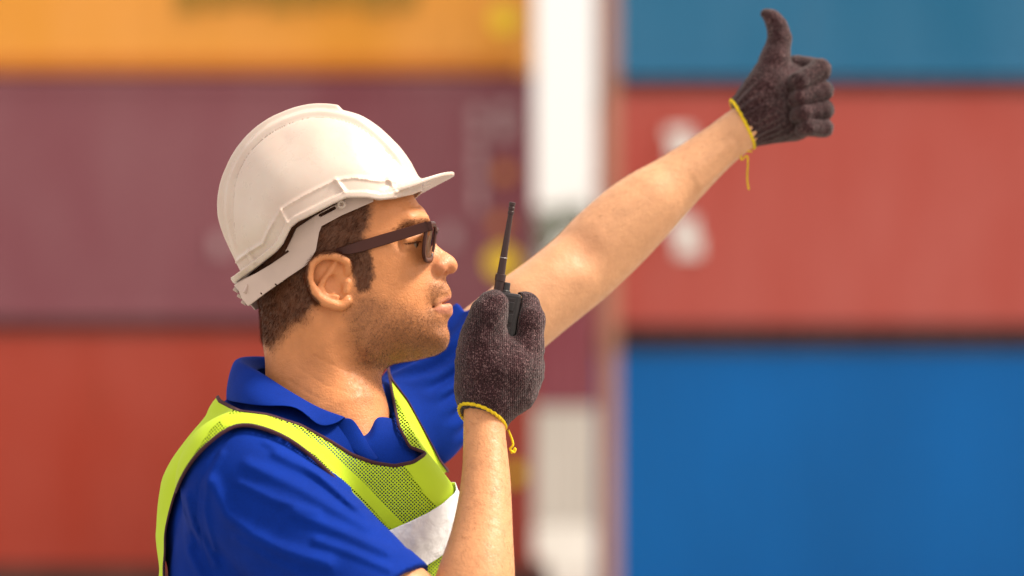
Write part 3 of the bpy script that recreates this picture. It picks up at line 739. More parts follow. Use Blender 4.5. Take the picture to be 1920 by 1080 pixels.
# net
m, t, b = mat('fluorescent yellow net'); M['net'] = m
b.inputs['Base Color'].default_value = (.43, .60, .006, 1); b.inputs['Roughness'].default_value = .8
at = node_attr(t, 'netuv'); vo = node(t, 'ShaderNodeTexVoronoi'); vo.voronoi_dimensions = '2D'; vo.inputs['Scale'].default_value = 1 / .0030; vo.inputs['Randomness'].default_value = .12
t.links.new(at.outputs['Vector'], vo.inputs['Vector'])
lt = node(t, 'ShaderNodeMath', operation='LESS_THAN'); lt.inputs[1].default_value = .37; t.links.new(vo.outputs['Distance'], lt.inputs[0])
so_ = node_attr(t, 'solid'); gt = node(t, 'ShaderNodeMath', operation='LESS_THAN'); gt.inputs[1].default_value = 0.0; t.links.new(so_.outputs['Fac'], gt.inputs[0])
mu = node(t, 'ShaderNodeMath', operation='MULTIPLY'); t.links.new(lt.outputs[0], mu.inputs[0]); t.links.new(gt.outputs[0], mu.inputs[1])
tr_ = node(t, 'ShaderNodeBsdfTransparent'); ms = node(t, 'ShaderNodeMixShader'); t.links.new(mu.outputs[0], ms.inputs[0]); t.links.new(b.outputs[0], ms.inputs[1]); t.links.new(tr_.outputs[0], ms.inputs[2])
t.links.new(ms.outputs[0], t.nodes['Material Output'].inputs['Surface'])
# silver tape
m, t, b = mat('crinkled silver reflective tape'); M['silver'] = m
tc = node(t, 'ShaderNodeTexCoord'); n1 = node(t, 'ShaderNodeTexNoise'); n1.inputs['Scale'].default_value = 34; n1.inputs['Detail'].default_value = 3; n1.inputs['Distortion'].default_value = .3
t.links.new(tc.outputs['Object'], n1.inputs[0]); b.inputs['Base Color'].default_value = (.78, .79, .82, 1); b.inputs['Roughness'].default_value = .4; b.inputs['Metallic'].default_value = .15
bump(t, b, n1.outputs[0], 1.0, .005)

# ---- torso of the shirt
torso = Shape()
torso.add(ellipsoid(P(585, 1125, 0), (.142, .200, .255), TAX))
torso.add(ellipsoid(P(585, 1420, 0), (.125, .175, .30), TAX), .08)
torso.add(rcone(P(560, 835, .0), P(462, 893, -.135), .058, .062), .04)      # shoulder, near
torso.add(rcone(P(600, 830, .0), P(780, 795, .130), .055, .060), .04)       # shoulder, far
torso.add(rcone(P(468, 802, .02), P(436, 930, .0), .045, .070), .04); torso.add(rcone(P(436, 930, 0), P(430, 1010, 0), .070, .078), .03)         # upper back
torso.add(rcone(P(690, 890, -.045), P(737, 968, -.050), .060, .070), .06)    # chest
SA, SB = P(468, 908, -.165), P(700, 1156, -.215); SL = np.linalg.norm(SB - SA); SD = (SB - SA) / SL
FA, FB = P(790, 765, .15), P(915, 645, .188); FL = np.linalg.norm(FB - FA); FD = (FB - FA) / FL
FOLDS = [([(402, 905), (431, 966), (484, 1003), (540, 1030), (620, 1052)], 15, 5.0), ([(524, 815), (590, 850), (655, 912)], 9, 2.6), ([(520, 850), (600, 890), (668, 948)], 9, 2.8), ([(470, 870), (570, 915), (690, 985)], 12, 2.6),
         ([(560, 960), (640, 990), (730, 1030)], 11, 2.8), ([(350, 930), (358, 990), (400, 1060)], 10, 3.0), ([(330, 960), (345, 1040), (380, 1100)], 9, 2.5), ([(420, 850), (395, 900), (388, 960), (400, 1030)], 6, 1.8), ([(600, 1010), (660, 1030), (735, 1062)], 8, 2.0), ([(500, 830), (560, 860), (620, 905), (690, 968)], 6, 1.5), ([(455, 905), (520, 935), (600, 960)], 8, 1.8), ([(450, 1010), (520, 1050), (600, 1085)], 9, 2.2), ([(330, 900), (338, 960), (352, 1020)], 6, 1.6)]
def folds(p):
    u, v = p[:, 0] / sc(-.2) + 960, HR - (p[:, 2] - CZ) / sc(-.2); d = np.zeros(len(p))
    near = sstep(-.06, -.12, p[:, 1])
    if near.max() > 0:
        for pl, wd, am in FOLDS: d -= am * .0018 * np.exp(-(line_d(u, v, pl) / wd) ** 2)
        d += .0016 * np.exp(-(line_d(u, v, [(440, 806), (408, 850), (378, 905), (366, 970), (378, 1040), (400, 1100)]) / 3.2) ** 2)
        d = d * near
    # pleats of the far sleeve
    far = sstep(.05, .09, p[:, 1])
    if far.max() > 0:
        q = p - FA; s = q @ FD; q = q - s[:, None] * FD; an = np.arctan2(q[:, 2], q @ np.cross(FD, [0, 0, 1.]))
        d += far * .0042 * np.sin(an * 15 + 3 * np.sin(s * 22) + 2.2 * np.sin(an * 2.3)) * sstep(-.02, .02, s) * (1 - .4 * sstep(.06, .1, s))
    d += .0014 * vnoise(p * np.array([1, 1, 1.6]), 22, 5)
    return d.astype(F32)
shirt = Shape(); shirt.ops = list(torso.ops)
nears = Shape(); nears.add(rcone(SA, SB + SD * .05, .074, .087)); nears.cut(lambda p: ((p - SB.astype(F32)) @ SD.astype(F32) - .0).astype(F32), .004)
hemn = lambda p: (((p - SB.astype(F32)) @ SD.astype(F32)))
shirt.add(nears, .03)
fars = Shape(); fars.add(rcone(FA, FB + FD * .05, .062, .069)); fars.cut(lambda p: ((p - FB.astype(F32)) @ FD.astype(F32)).astype(F32), .004)
shirt.add(fars, .03)
shirt.disp(folds)
# hem turn-ups and openings
shirt.disp(lambda p: (-.0016 * (np.abs(hemn(p) + .014) < .0135) * (np.linalg.norm(np.cross(p - SA, SD), axis=1) < .094)).astype(F32))
def hollow_arm(a, b_, r0, L0, L1):
    d0 = unit(b_ - a)
    def f(p):
        q = p - a; s = q @ d0; return np.maximum(np.linalg.norm(q - s[:, None] * d0, axis=1) - r0, np.maximum(L0 - s, s - L1)).astype(F32)
    return f
shirt.sub(hollow_arm(SA, SB, .074, SL - .04, SL + .2)); shirt.sub(hollow_arm(FA, FB, .058, FL - .04, FL + .2))
shirt.sub(rcone(P(600, 690, 0), P(622, 800, -.005), .083, .074), .006); shirt.sub(rcone(P(668, 765, -.075), P(692, 822, -.108), .030, .008), .004)
sv, sq_ = extract(shirt, (-.47, -.36, 1.17), (.06, .32, 1.62), .0027, 18, .022)
lowt = Shape(); lowt.ops = list(torso.ops); v2, q2 = extract(lowt, (-.5, -.36, .80), (.1, .32, 1.19), .009, 8, .012); sq_ = np.concatenate([sq_, q2 + len(sv)]); sv = np.concatenate([sv, v2])
polo = mesh_obj('polo_shirt', sv, sq_, M['shirt'], man)
print('DBG shirt', len(sv), time.time() - T0)
# trousers and boots, below the frame
hipx = P(585, 1420, 0)[0]; tr = Shape()
tr.add(ellipsoid((hipx, 0, .90), (.125, .17, .16), TAX))
for sg in (-1, 1):
    h0 = np.array([hipx, 0, .86]) + RT * .09 * sg; kn = h0 + FW * .02 + RT * .02 * sg - UP * .40; an = kn - FW * .02 - UP * .38
    tr.add(chain([h0, kn, an], [.098, .075, .065]), .03)
    bt = Shape(); bt.add(rcone(an - UP * .03 + UP * .01, an - UP * .04 + FW * .14 + UP * .005, .045, .042), .01); bt.add(rcone(an + UP * .06, an - UP * .03, .055, .045), .02); bt.cut(lambda p: (-p[:, 2] + .001).astype(F32))
    v2, q2 = extract(bt, an - .2, an + .25, .006); mesh_obj('boot', v2, q2, M['trouser'], man)
v2, q2 = extract(tr, (hipx - .3, -.35, .05), (hipx + .3, .35, 1.1), .008); mesh_obj('trousers', v2, q2, M['trouser'], man)

# ---- safety vest
vs_ = Shape(); vs_.ops = list(torso.ops); vs_.add(rcone(SA, SA + SD * .05, .074, .074), .03); vs_.add(rcone(FA, FA + FD * .02, .062, .062), .03)
vs_.disp(lambda p: (-.0085 + .0018 * vnoise(p, 16, 9) + .0008 * vnoise(p, 40, 8)).astype(F32))
vv, vq = extract(vs_, (-.47, -.36, 1.13), (.06, .32, 1.62), .0036, 16, .034)
vt = tri(vq)
def uvp(p):
    s = sc(p[:, 1]); return p[:, 0] / s + 960, HR - (p[:, 2] - CZ) / s
ARM = [(308, 1090), (309, 1035), (312, 985), (336, 905), (376, 845), (440, 799), (500, 805), (560, 836), (620, 890), (680, 960), (728, 1010), (770, 1080), (770, 1170), (650, 1240), (480, 1250), (330, 1180)]
NECK = [(388, 690), (396, 724), (412, 752), (450, 772), (500, 778), (560, 796), (620, 828), (660, 853), (700, 868), (740, 874), (775, 867), (800, 850), (768, 838), (748, 800), (736, 740), (728, 690), (700, 560), (450, 560)]
def halfside(p): return (p - NB) @ RT
lines = []
u, v = uvp(vv); hs = halfside(vv)
g = np.maximum(poly_sd(u, v, catmull(ARM, 4, True)) * .001, .035 - hs)
vv, vt, ln = clip_mesh(vv, vt, g); lines += ln
u, v = uvp(vv)
vv, vt, ln = clip_mesh(vv, vt, poly_sd(u, v, NECK)); lines += ln
hs = halfside(vv)
u, v = uvp(vv)
FARM = [(726, 690), (735, 712), (765, 752), (806, 828), (824, 862), (856, 905), (940, 960), (980, 700), (850, 520), (740, 560)]
g = np.where(hs < -.02, np.minimum(rcone(FA - FD * .03, FB, .076, .078)(vv.astype(F32)), poly_sd(u, v, FARM) * .00065), .1)
vv, vt, ln = clip_mesh(vv, vt, g); lines += ln
vv, vt, ln = clip_mesh(vv, vt, vv[:, 2] - 1.16); 
vest = mesh_obj('safety_vest', vv, vt, M['net'], man)
sm = vest.modifiers.new('thickness', 'SOLIDIFY'); sm.thickness = .0012
u, v = uvp(vv)
vvec(vest, 'netuv', np.stack([(vv[:, 0] + vv[:, 2]) * .7071, (vv[:, 2] - vv[:, 0]) * .7071, vv[:, 1] * 0], 1))
strip = line_d(u, v, [(425, 788), (480, 783), (540, 806), (610, 852), (680, 918), (735, 978), (770, 1005)]) - 11
front = poly_sd(u, v, [(758, 872), (800, 850), (830, 850), (880, 930), (822, 952), (800, 930)])
backp = poly_sd(u, v, [(390, 700), (425, 752), (440, 765), (398, 800), (345, 880), (318, 960), (310, 1200), (200, 1200), (200, 700)])
farp = np.where(halfside(vv) < .0, -poly_sd(u, v, [(713, 712), (735, 735), (792, 842), (764, 842), (735, 800), (712, 765)]), 50); farp = np.where((v < 850) & (u > 690), farp, 50)
solid = np.maximum.reduce([-strip, -front, -backp, -farp]); vfloat(vest, 'solid', solid)
for ln, closed in lines:
    p = resample(ln, .004, closed); 
    c0 = P(585, 900, 0); nr = unit_rows(p - c0)
    g_ = MB(); g_.tube(p, .0025, 8, False, .55, nr); g_.build('edging', M['binding'], vest, smooth=True)
# reflective band
A_, B_ = P(720, 993, -.13), P(855, 915, -.06); dd = unit(B_ - A_); e2 = unit(np.cross(dd, UP)); nn = np.cross(e2, dd); nn = nn if nn[2] > 0 else -nn
vb_ = Shape(); vb_.ops = list(vs_.ops); vb_.disp(lambda p: (-.0048 + .0016 * vnoise(p * np.array([1, 1, .5]), 75, 21) + .0007 * vnoise(p, 190, 22)).astype(F32))
v3, q3 = extract(vb_, (-.47, -.36, 1.15), (.06, .32, 1.45), .0030, 16, .036); t3 = tri(q3)
h3 = (v3 - A_) @ nn
for g in (lambda: -((v3 - A_) @ nn), lambda: ((v3 - A_) @ nn) + .060): v3, t3, _ = clip_mesh(v3, t3, g())
u, v = uvp(v3); v3, t3, _ = clip_mesh(v3, t3, np.where(halfside(v3) > -.02, poly_sd(u, v, catmull(ARM, 4, True)), 60) * .001)
u, v = uvp(v3); v3, t3, _ = clip_mesh(v3, t3, v - 904)
bd = mesh_obj('reflective_band', v3, t3, M['silver'], vest); s_ = bd.modifiers.new('thickness', 'SOLIDIFY'); s_.thickness = .0008
print('DBG vest', time.time() - T0)

# ---- collar
def sheet(name, rows, m, parent, thick=.0022, sub=2):
    R_, C_ = len(rows), len(rows[0]); V = np.array([P(*q) for r_ in rows for q in r_]); Fc = [(i * C_ + j, i * C_ + j + 1, (i + 1) * C_ + j + 1, (i + 1) * C_ + j) for i in range(R_ - 1) for j in range(C_ - 1)]
    o = mesh_obj(name, V, Fc, m, parent); s1 = o.modifiers.new('thickness', 'SOLIDIFY'); s1.thickness = thick; s1.offset = 0
    s2 = o.modifiers.new('smooth', 'SUBSURF'); s2.levels = s2.render_levels = sub; return o
inner = [(648, 800, -.085), (606, 790, -.082), (565, 768, -.078), (524, 745, -.066), (492, 716, -.045), (478, 696, -.005), (492, 690, .04), (540, 700, .066), (600, 735, .066), (650, 760, .05), (690, 790, .01)]
top = [(650, 782, -.088), (606, 768, -.085), (565, 744, -.081), (524, 719, -.072), (488, 692, -.050), (440, 672, -.004), (470, 664, .04), (535, 668, .068), (600, 700, .070), (655, 735, .055), (694, 758, .012)]
fold = [(648, 783, -.096), (604, 771, -.094), (560, 748, -.092), (516, 722, -.086), (470, 694, -.064), (424, 676, -.006), (455, 668, .056), (530, 675, .082), (605, 705, .084), (665, 738, .066), (702, 758, .016)]
mid = [(636, 792, -.104), (597, 788, -.110), (556, 756, -.112), (505, 745, -.112), (452, 728, -.088), (415, 722, -.012), (445, 715, .075), (525, 715, .105), (610, 735, .105), (690, 765, .080), (722, 775, .010)]
out = [(622, 796, -.110), (594, 803, -.120), (560, 757, -.126), (506, 764, -.128), (455, 758, -.104), (414, 750, -.016), (440, 750, .09), (520, 750, .12), (615, 765, .12), (705, 795, .09), (738, 792, .004)]
collar = sheet('collar', [inner, top, fold, mid, out], M['shirt'], polo)
# open placket, near and far side
sheet('placket', [[(606, 782, -.080), (650, 783, -.092), (662, 783, -.092)], [(622, 806, -.090), (660, 806, -.102), (682, 815, -.096)], [(650, 838, -.108), (690, 845, -.112), (700, 850, -.104)], [(690, 870, -.118), (706, 862, -.120), (712, 860, -.112)]], M['shirt'], polo)
sheet('placket', [[(690, 752, .000), (712, 768, -.004), (738, 790, .002)], [(694, 790, -.045), (716, 800, -.048), (740, 815, -.040)], [(699, 830, -.075), (718, 840, -.078), (742, 850, -.070)], [(706, 864, -.100), (722, 872, -.100), (742, 874, -.092)]], M['shirt'], polo)

# ---- gloves
m, t, b = mat('heather knit glove'); M['knit'] = m
tc = node(t, 'ShaderNodeTexCoord'); vo = node(t, 'ShaderNodeTexVoronoi'); vo.inputs['Scale'].default_value = 620; n1 = node(t, 'ShaderNodeTexNoise'); n1.inputs['Scale'].default_value = 560; n1.inputs['Detail'].default_value = 3; n1.inputs['Roughness'].default_value = .7
n2 = node(t, 'ShaderNodeTexNoise'); n2.inputs['Scale'].default_value = 30; n2.inputs['Detail'].default_value = 3
wv = node(t, 'ShaderNodeTexWave'); wv.inputs['Scale'].default_value = 130; wv.inputs['Distortion'].default_value = 3; wv.inputs['Detail'].default_value = 1; wv.inputs['Detail Scale'].default_value = 4
for n in (vo, n1, n2, wv): t.links.new(tc.outputs['Object'], n.inputs[0])
r1_ = ramp(t, [(.38, (.013, .0035, .005, 1)), (.55, (.040, .012, .016, 1)), (.72, (.30, .19, .19, 1))], n1.outputs[0])
r2_ = ramp(t, [(.3, (.7, .7, .7, 1)), (.7, (1.25, 1.2, 1.2, 1))], n2.outputs[0])
mx = node(t, 'ShaderNodeMix', data_type='RGBA', blend_type='MULTIPLY'); mx.inputs['Factor'].default_value = 1; t.links.new(r1_.outputs[0], mx.inputs['A']); t.links.new(r2_.outputs[0], mx.inputs['B'])
t.links.new(mx.outputs['Result'], b.inputs['Base Color']); b.inputs['Roughness'].default_value = .95; b.inputs['Sheen Weight'].default_value = .2; b.inputs['Specular IOR Level'].default_value = .1
ad = node(t, 'ShaderNodeMath', operation='ADD'); t.links.new(vo.outputs['Distance'], ad.inputs[0]); t.links.new(wv.outputs['Fac'], ad.inputs[1]); bump(t, b, ad.outputs[0], .8, .0010)
M['yarn'] = cloth('yellow overlock yarn', (.72, .50, .02), 1200, .45, .5)
M['fuzz'] = plain('knit fuzz', (.16, .11, .11), .9)
def hand(shape, chains, y0, k=.006):
    for ch in chains:
        pts = [P(a, b_, y0) + np.array([0, c * sc(y0), 0]) for a, b_, c, r_ in ch]; rr = [r_ * sc(y0) for *_, r_ in ch]
        for i in range(len(pts) - 1): shape.add(rcone(pts[i], pts[i + 1], rr[i], rr[i + 1]), k)
def cuff_ring(c, n, shape, nm, parent, r=.0023):
    a = unit(np.cross(n, (0, 1, 0))); b_ = np.cross(n, a); p = []; rs = np.arange(.015, .065, .0005)
    for q in np.linspace(0, 2 * math.pi, 73)[:-1]:
        d = a * math.cos(q) + b_ * math.sin(q); pt = (c + d * rs[:, None]).astype(F32); ins = np.nonzero(np.minimum(shape(pt), body(pt)) < .0004)[0]; p.append(c + d * rs[ins[-1] if len(ins) else 40])
    p = np.array(p)
    for _ in range(8): p = .5 * p + .25 * (np.roll(p, 1, 0) + np.roll(p, -1, 0))
    g_ = MB(); m_ = len(p)
    for ph in (0, math.pi):
        tn = unit_rows(np.roll(p, -1, 0) - np.roll(p, 1, 0)); nr = unit_rows(p - p.mean(0)); bi = np.cross(tn, nr); q = np.arange(m_) * (2 * math.pi * 18 / m_) + ph
        g_.tube(p + (nr * np.cos(q)[:, None] + bi * np.sin(q)[:, None]) * r * .45, r * .72, 6, True)
    g_.build(nm, M['yarn'], parent, smooth=True)
def knit_glove(shape, lo, hi, y0, ring, label):
    gv, gq = extract(shape, lo, hi, .0013); o = mesh_obj('glove', gv, gq, M['knit'], man); o['label'] = label
    n = np.empty(len(gv) * 3, F32); o.data.vertex_normals.foreach_get('vector', n); n = n.reshape(-1, 3).astype(float)
    i = RNG.integers(0, len(gv), 5000); fl = unit_rows(RNG.normal(size=(len(i), 3)))
    strands('fuzz', gv[i], n[i], fl, RNG.uniform(.001, .003, len(i)), np.full(len(i), .00005), M['fuzz'], o, .8, .4)
    cuff_ring(ring[0], ring[1], shape, 'cuff_edge', o); return o
# raised left hand
yl = .275; lg = Shape()
hand(lg, [[(1385, 243, 0, 45.5), (1405, 222, 0, 46), (1430, 198, 0, 51), (1455, 165, 4, 48)]], yl, .006)
hand(lg, [[(1440, 225, 12, 44), (1490, 225, 18, 38)], [(1450, 165, 12, 42), (1492, 152, 18, 36)], [(1465, 195, 20, 44), (1505, 190, 22, 36)]], yl, .012)
hand(lg, [[(1418, 205, -8, 38), (1440, 168, -14, 34)]], yl, .012)
hand(lg, [[(1436, 160, -12, 36), (1453, 112, -10, 27), (1461, 74, -8, 20.5), (1457, 50, -8, 17), (1446, 34, -8, 13), (1434, 27, -8, 8.5)]], yl, .008)   # thumb
for (vv_, ue, ul, dv, rr_) in ((131, 1538, 1486, 27, 21), (171, 1544, 1488, 17, 19.5), (207, 1546, 1492, 10, 18.5), (241, 1546, 1502, 2, 17)):
    f_ = Shape(); hand(f_, [[(1495, vv_ - 8, 22, rr_ + 2), (ue, vv_ - 2, 12, rr_), (ue - 3, vv_ + dv * .1, -22, rr_ * .97), (ul + 10, vv_ + dv, -42, rr_ * .93), (ul, vv_ + dv + 3, -34, rr_ * .85)]], yl, .003); lg.add(f_, .0015)
lg.sub(rcone(P(1372, 252, yl), P(1402, 226, yl), L(36, yl), L(34, yl)), .002)
pl_ = P(1393, 238, yl); nl_ = unit(P(1482, 194, yl) - pl_); lg.cut(lambda p: (-((p - pl_.astype(F32)) @ nl_.astype(F32))).astype(F32), .002)
q0 = P(1393, 238, yl)
def ribs_l(p):
    q = (p - q0); s = q @ nl_; q = q - s[:, None] * nl_; a_ = np.arctan2(q[:, 1], q @ np.cross(nl_, [0, 1., 0])); return (.0009 * np.sin(a_ * 20) * sstep(.055, .03, s)).astype(F32)
lg.disp(ribs_l); lg.disp(lambda p: (.0007 * vnoise(p, 160, 4)).astype(F32))
gl_o = knit_glove(lg, (.25, .17, 1.80), (.45, .36, 2.06), yl, (pl_ + nl_ * .0012, nl_), 'dark knit glove with thumb raised')
g_ = MB(); k0 = P(1410, 284, yl - .01)
g_.tube(catmull([k0, P(1392, 284, yl - .014), P(1390, 300, yl - .014), P(1401, 292, yl - .013), P(1402, 310, yl - .01), P(1401, 335, yl - .01), P(1404, 356, yl - .01)], 5), .0011, 6); g_.build('loose_thread', M['yarn'], gl_o, smooth=True)
# right hand round the radio
yr = -.115; rg = Shape()
hand(rg, [[(908, 785, 0, 46), (918, 740, 0, 57), (930, 700, 2, 62)]], yr, .012)
hand(rg, [[(905, 720, -6, 50), (902, 665, -14, 44)], [(965, 730, 8, 45), (978, 690, 10, 42)], [(940, 690, 4, 58), (935, 665, 4, 48)], [(925, 690, -22, 40), (960, 690, -14, 40)]], yr, .014)
hand(rg, [[(902, 680, -18, 44), (905, 630, -26, 37), (917, 590, -32, 31), (927, 571, -34, 26)]], yr, .012)     # thumb
hand(rg, [[(972, 692, 8, 48), (986, 652, 6, 32), (992, 600, 8, 28.5), (984, 575, 26, 27), (955, 570, 58, 23)]], yr, .008)   # index
hand(rg, [[(978, 690, 40, 40), (990, 630, 58, 27), (965, 620, 88, 24), (925, 630, 92, 22)], [(972, 715, 55, 36), (985, 668, 80, 26), (955, 665, 104, 23), (915, 675, 100, 20)], [(960, 735, 62, 32), (975, 705, 95, 23), (945, 705, 115, 20), (915, 712, 108, 18)]], yr, .006)
RAD_C = P(940, 650, yr) + np.array([0, .018, 0]); RAX = np.array([[math.cos(math.radians(9)), 0, -math.sin(math.radians(9))], [0, 1, 0], [math.sin(math.radians(9)), 0, math.cos(math.radians(9))]])
rg.sub(rbox(RAD_C, (.0150, .0290, .066), .004, RAX), .003)
rg.sub(rcone(P(906, 830, yr), P(908, 782, yr), L(43, yr), L(42, yr)), .002)
pr_ = P(911, 794, yr); nr_ = unit((.38, .42, .9)); rg.cut(lambda p: (-((p - pr_.astype(F32)) @ nr_.astype(F32))).astype(F32), .002)
rg.disp(lambda p: (.0008 * vnoise(p, 160, 4)).astype(F32))
gr_o = knit_glove(rg, (-.09, -.24, 1.44), (.06, .02, 1.64), yr, (pr_ + nr_ * .001, nr_), 'dark knit glove gripping the radio')
g_ = MB(); g_.tube(catmull([P(953, 806, yr), P(962, 832, yr - .004), P(956, 842, yr - .004), P(964, 848, yr), P(966, 840, yr), P(958, 850, yr)], 5), .0014, 6); g_.build('loose_thread', M['yarn'], gr_o, smooth=True)
print('DBG gloves', time.time() - T0)
# ------------------------------------------------------------------ hard hat
m, t, b = mat('worn white plastic'); M['hat'] = m
tc = node(t, 'ShaderNodeTexCoord'); n1 = node(t, 'ShaderNodeTexNoise'); n1.inputs['Scale'].default_value = 14; n1.inputs['Detail'].default_value = 7
n2 = node(t, 'ShaderNodeTexNoise'); n2.inputs['Scale'].default_value = 55; n2.inputs['Detail'].default_value = 6; n2.inputs['Roughness'].default_value = .65
for n in (n1, n2): t.links.new(tc.outputs['Object'], n.inputs[0])
r = ramp(t, [(.3, (.55, .435, .37, 1)), (.62, (.61, .515, .45, 1))], n1.outputs[0]); r2 = ramp(t, [(.62, (0, 0, 0, 1)), (.78, (.4, .4, .4, 1))], n2.outputs[0])
mx = node(t, 'ShaderNodeMix', data_type='RGBA'); mx.inputs['B'].default_value = (.52, .38, .26, 1); t.links.new(r2.outputs[0], mx.inputs['Factor']); t.links.new(r.outputs[0], mx.inputs['A']); t.links.new(mx.outputs['Result'], b.inputs['Base Color'])
b.inputs['Roughness'].default_value = .34; b.inputs['Subsurface Weight'].default_value = .08; b.inputs['Subsurface Scale'].default_value = .004
r3 = ramp(t, [(.3, (.22, .22, .22, 1)), (.7, (.42, .42, .42, 1))], n2.outputs[0]); t.links.new(r3.outputs[0], b.inputs['Roughness']); bump(t, b, n2.outputs[0], .04, .001)
M['harness'] = plain('pale grey harness plastic', (.52, .40, .35), .5, nscale=20, namt=.1)
HB2 = [(420, 392, 95), (423, 356, 100), (434, 322, 105), (461, 276, 110), (503, 238, 110), (532, 223, 110), (572, 210, 110), (605, 207, 110), (640, 211, 110), (675, 221, 105), (712, 245, 95), (745, 277, 85), (770, 307, 75), (788, 336, 65), (798, 372, 65), (790, 420, 70), (750, 480, 80), (690, 540, 90), (610, 570, 95), (520, 560, 95), (462, 525, 90), (440, 487, 88), (426, 440, 92)]
HI2 = [(600, 290, 118), (600, 340, 138), (600, 400, 150), (600, 460, 146), (520, 340, 124), (500, 430, 126), (680, 330, 122), (720, 380, 118), (760, 370, 82), (640, 260, 90), (540, 270, 88), (460, 380, 82), (460, 460, 78), (690, 450, 120)]
HW2 = width_map(HB2, HI2, 390, 830, 180, 600); dome = map_sdf(HW2)
RIM = np.array([(400, 540), (426, 524), (434, 522), (478, 497), (517, 471), (530, 458), (540, 440), (547, 427), (560, 417), (575, 410), (625, 384), (650, 372), (687, 371), (712, 374), (740, 369), (770, 358), (800, 338), (870, 310)], float)
BANDL = np.array([(400, 500), (440, 480), (491, 455), (503, 432), (527, 393), (575, 365), (630, 337), (665, 332), (710, 337), (727, 334), (745, 338), (765, 350)], float)
RIM = near2d(RIM, 138); BANDL = near2d(BANDL, 138)
def crest(p):
    u, v, W = uvw(p); k = sstep(34, 27, np.abs(W)); a = np.arctan2(430 - v, u - 600); a = np.where(a < -1.6, a + 2 * math.pi, a)      # 0 = front, pi = back
    fr = sstep(math.radians(78.5), math.radians(82), a); k2 = sstep(57, 51, np.abs(W)) * sstep(math.radians(28), math.radians(45), a)
    groove = 3.0 * np.exp(-((np.abs(W) - 59) / 4.2) ** 2) * sstep(math.radians(28), math.radians(45), a)
    return (-(8.0 * k * fr + 4.6 * k2 - groove) * S0 * sstep(490, 400, v)).astype(F32)
outer = Shape().add(dome).disp(crest)
def rim_d(p):
    u, v, W = uvw(p); return (line_d(u, v, RIM) * np.sign(v - np.interp(u, RIM[:, 0], RIM[:, 1])) * S0).astype(F32)
RIBS = [near2d(q, 138) for q in (((630, 338), (645, 358)), ((728, 332), (742, 356)), ((527, 396), (538, 418)), ((462, 470), (472, 490)))]
def band(p):
    u, v, W = uvw(p); t_ = -rim_d(p) / S0; b_ = line_d(u, v, BANDL); lip = -(9.0 * sstep(775, 735, u) + 15 * sstep(480, 435, u)) * sstep(14, 11, t_); d = - (3.2 + 2.5 * (u < 525)) * np.exp(-(b_ / 3.4) ** 2)
    up = v < np.interp(u, BANDL[:, 0], BANDL[:, 1]); d = d - 1.6 * (~up) * (u < 760)
    for a_, c_ in RIBS: d = d - 4.5 * np.exp(-(line_d(u, v, [a_, c_]) / 3.8) ** 2)
    return ((d * (np.abs(W) > 30) + lip) * S0).astype(F32)
hat = Shape(); hat.add(dome); hat.disp(crest); hat.disp(band)
hat.sub(lambda p: (dome(p) + 5.5 * S0).astype(F32))
hat.cut(rim_d, .0012)
def brim(p):
    u, v, W = uvw(p); vb = 340 - (u - 789) * .235 + 13 * (W / 100) ** 2 * sstep(880, 770, u) + 1; e = (np.maximum((u - 715) / 137, 0) ** 1.7 + (np.abs(W) / 116) ** 1.9) ** .55 - 1
    g = np.maximum(np.abs(v - vb) * .93 - 3.4, e * 90); return (np.maximum(g, 715 - u) * S0).astype(F32)
br = Shape().add(brim); br.sub(lambda p: (dome(p) + 4 * S0).astype(F32))
hat.add(br, L(9))
hp = P(620, 420, 0); hatE = empty('hard_hat', (hp[0], 0, P(0, 525, 0)[2])); tag(hatE, 'white plastic hard hat with short peak on the man\'s head', 'hard hat')
hv, hq = extract(hat, P(385, 570, 0) - [0, .118, 0], P(880, 175, 0) + [0, .118, 0], .0013, 20, .009)
mesh_obj('shell', relax(hv, hq, 1, .4), hq, M['hat'], hatE)
print('DBG hat', len(hv), time.time() - T0)
# harness: nape strap and side bands
HN = [(439, 536), (446, 530), (478, 514), (508, 496), (531, 480), (545, 452), (556, 428), (590, 405), (650, 372), (700, 366), (700, 378), (640, 404), (603, 424), (598, 436), (592, 470), (578, 495), (540, 520), (500, 548), (466, 574), (460, 566), (455, 561), (449, 546)]
gu, gv = np.meshgrid(np.arange(430, 712, 2.), np.arange(355, 582, 2.), indexing='ij'); nu, nv_ = gu.shape
V2 = np.stack([gu.ravel(), gv.ravel(), 0 * gu.ravel()], 1); ii = (np.arange(nu - 1)[:, None] * nv_ + np.arange(nv_ - 1)[None]).ravel(); T2 = np.concatenate([np.stack([ii, ii + 1, ii + nv_ + 1], 1), np.stack([ii, ii + nv_ + 1, ii + nv_], 1)])
for f_ in (lambda a: -poly_sd(a[:, 0], a[:, 1], HN), lambda a: line_d(a[:, 0], a[:, 1], [(600, 404), (627, 390)]) - 3, lambda a: line_d(a[:, 0], a[:, 1], [(515, 488), (540, 471)]) - 2.2,
           lambda a: line_d(a[:, 0], a[:, 1], [(490, 550), (491, 551)]) - 1.8, lambda a: line_d(a[:, 0], a[:, 1], [(517, 533), (518, 534)]) - 1.8): V2, T2, _ = clip_mesh(V2, T2, f_(V2))
hw = np.where(V2[:, 0] < 590, 122 * np.sqrt(np.maximum(1 - ((V2[:, 0] - 590) / 152) ** 2, 0.002)), 122 - (V2[:, 0] - 590) * .14) + (V2[:, 1] < 430) * 0
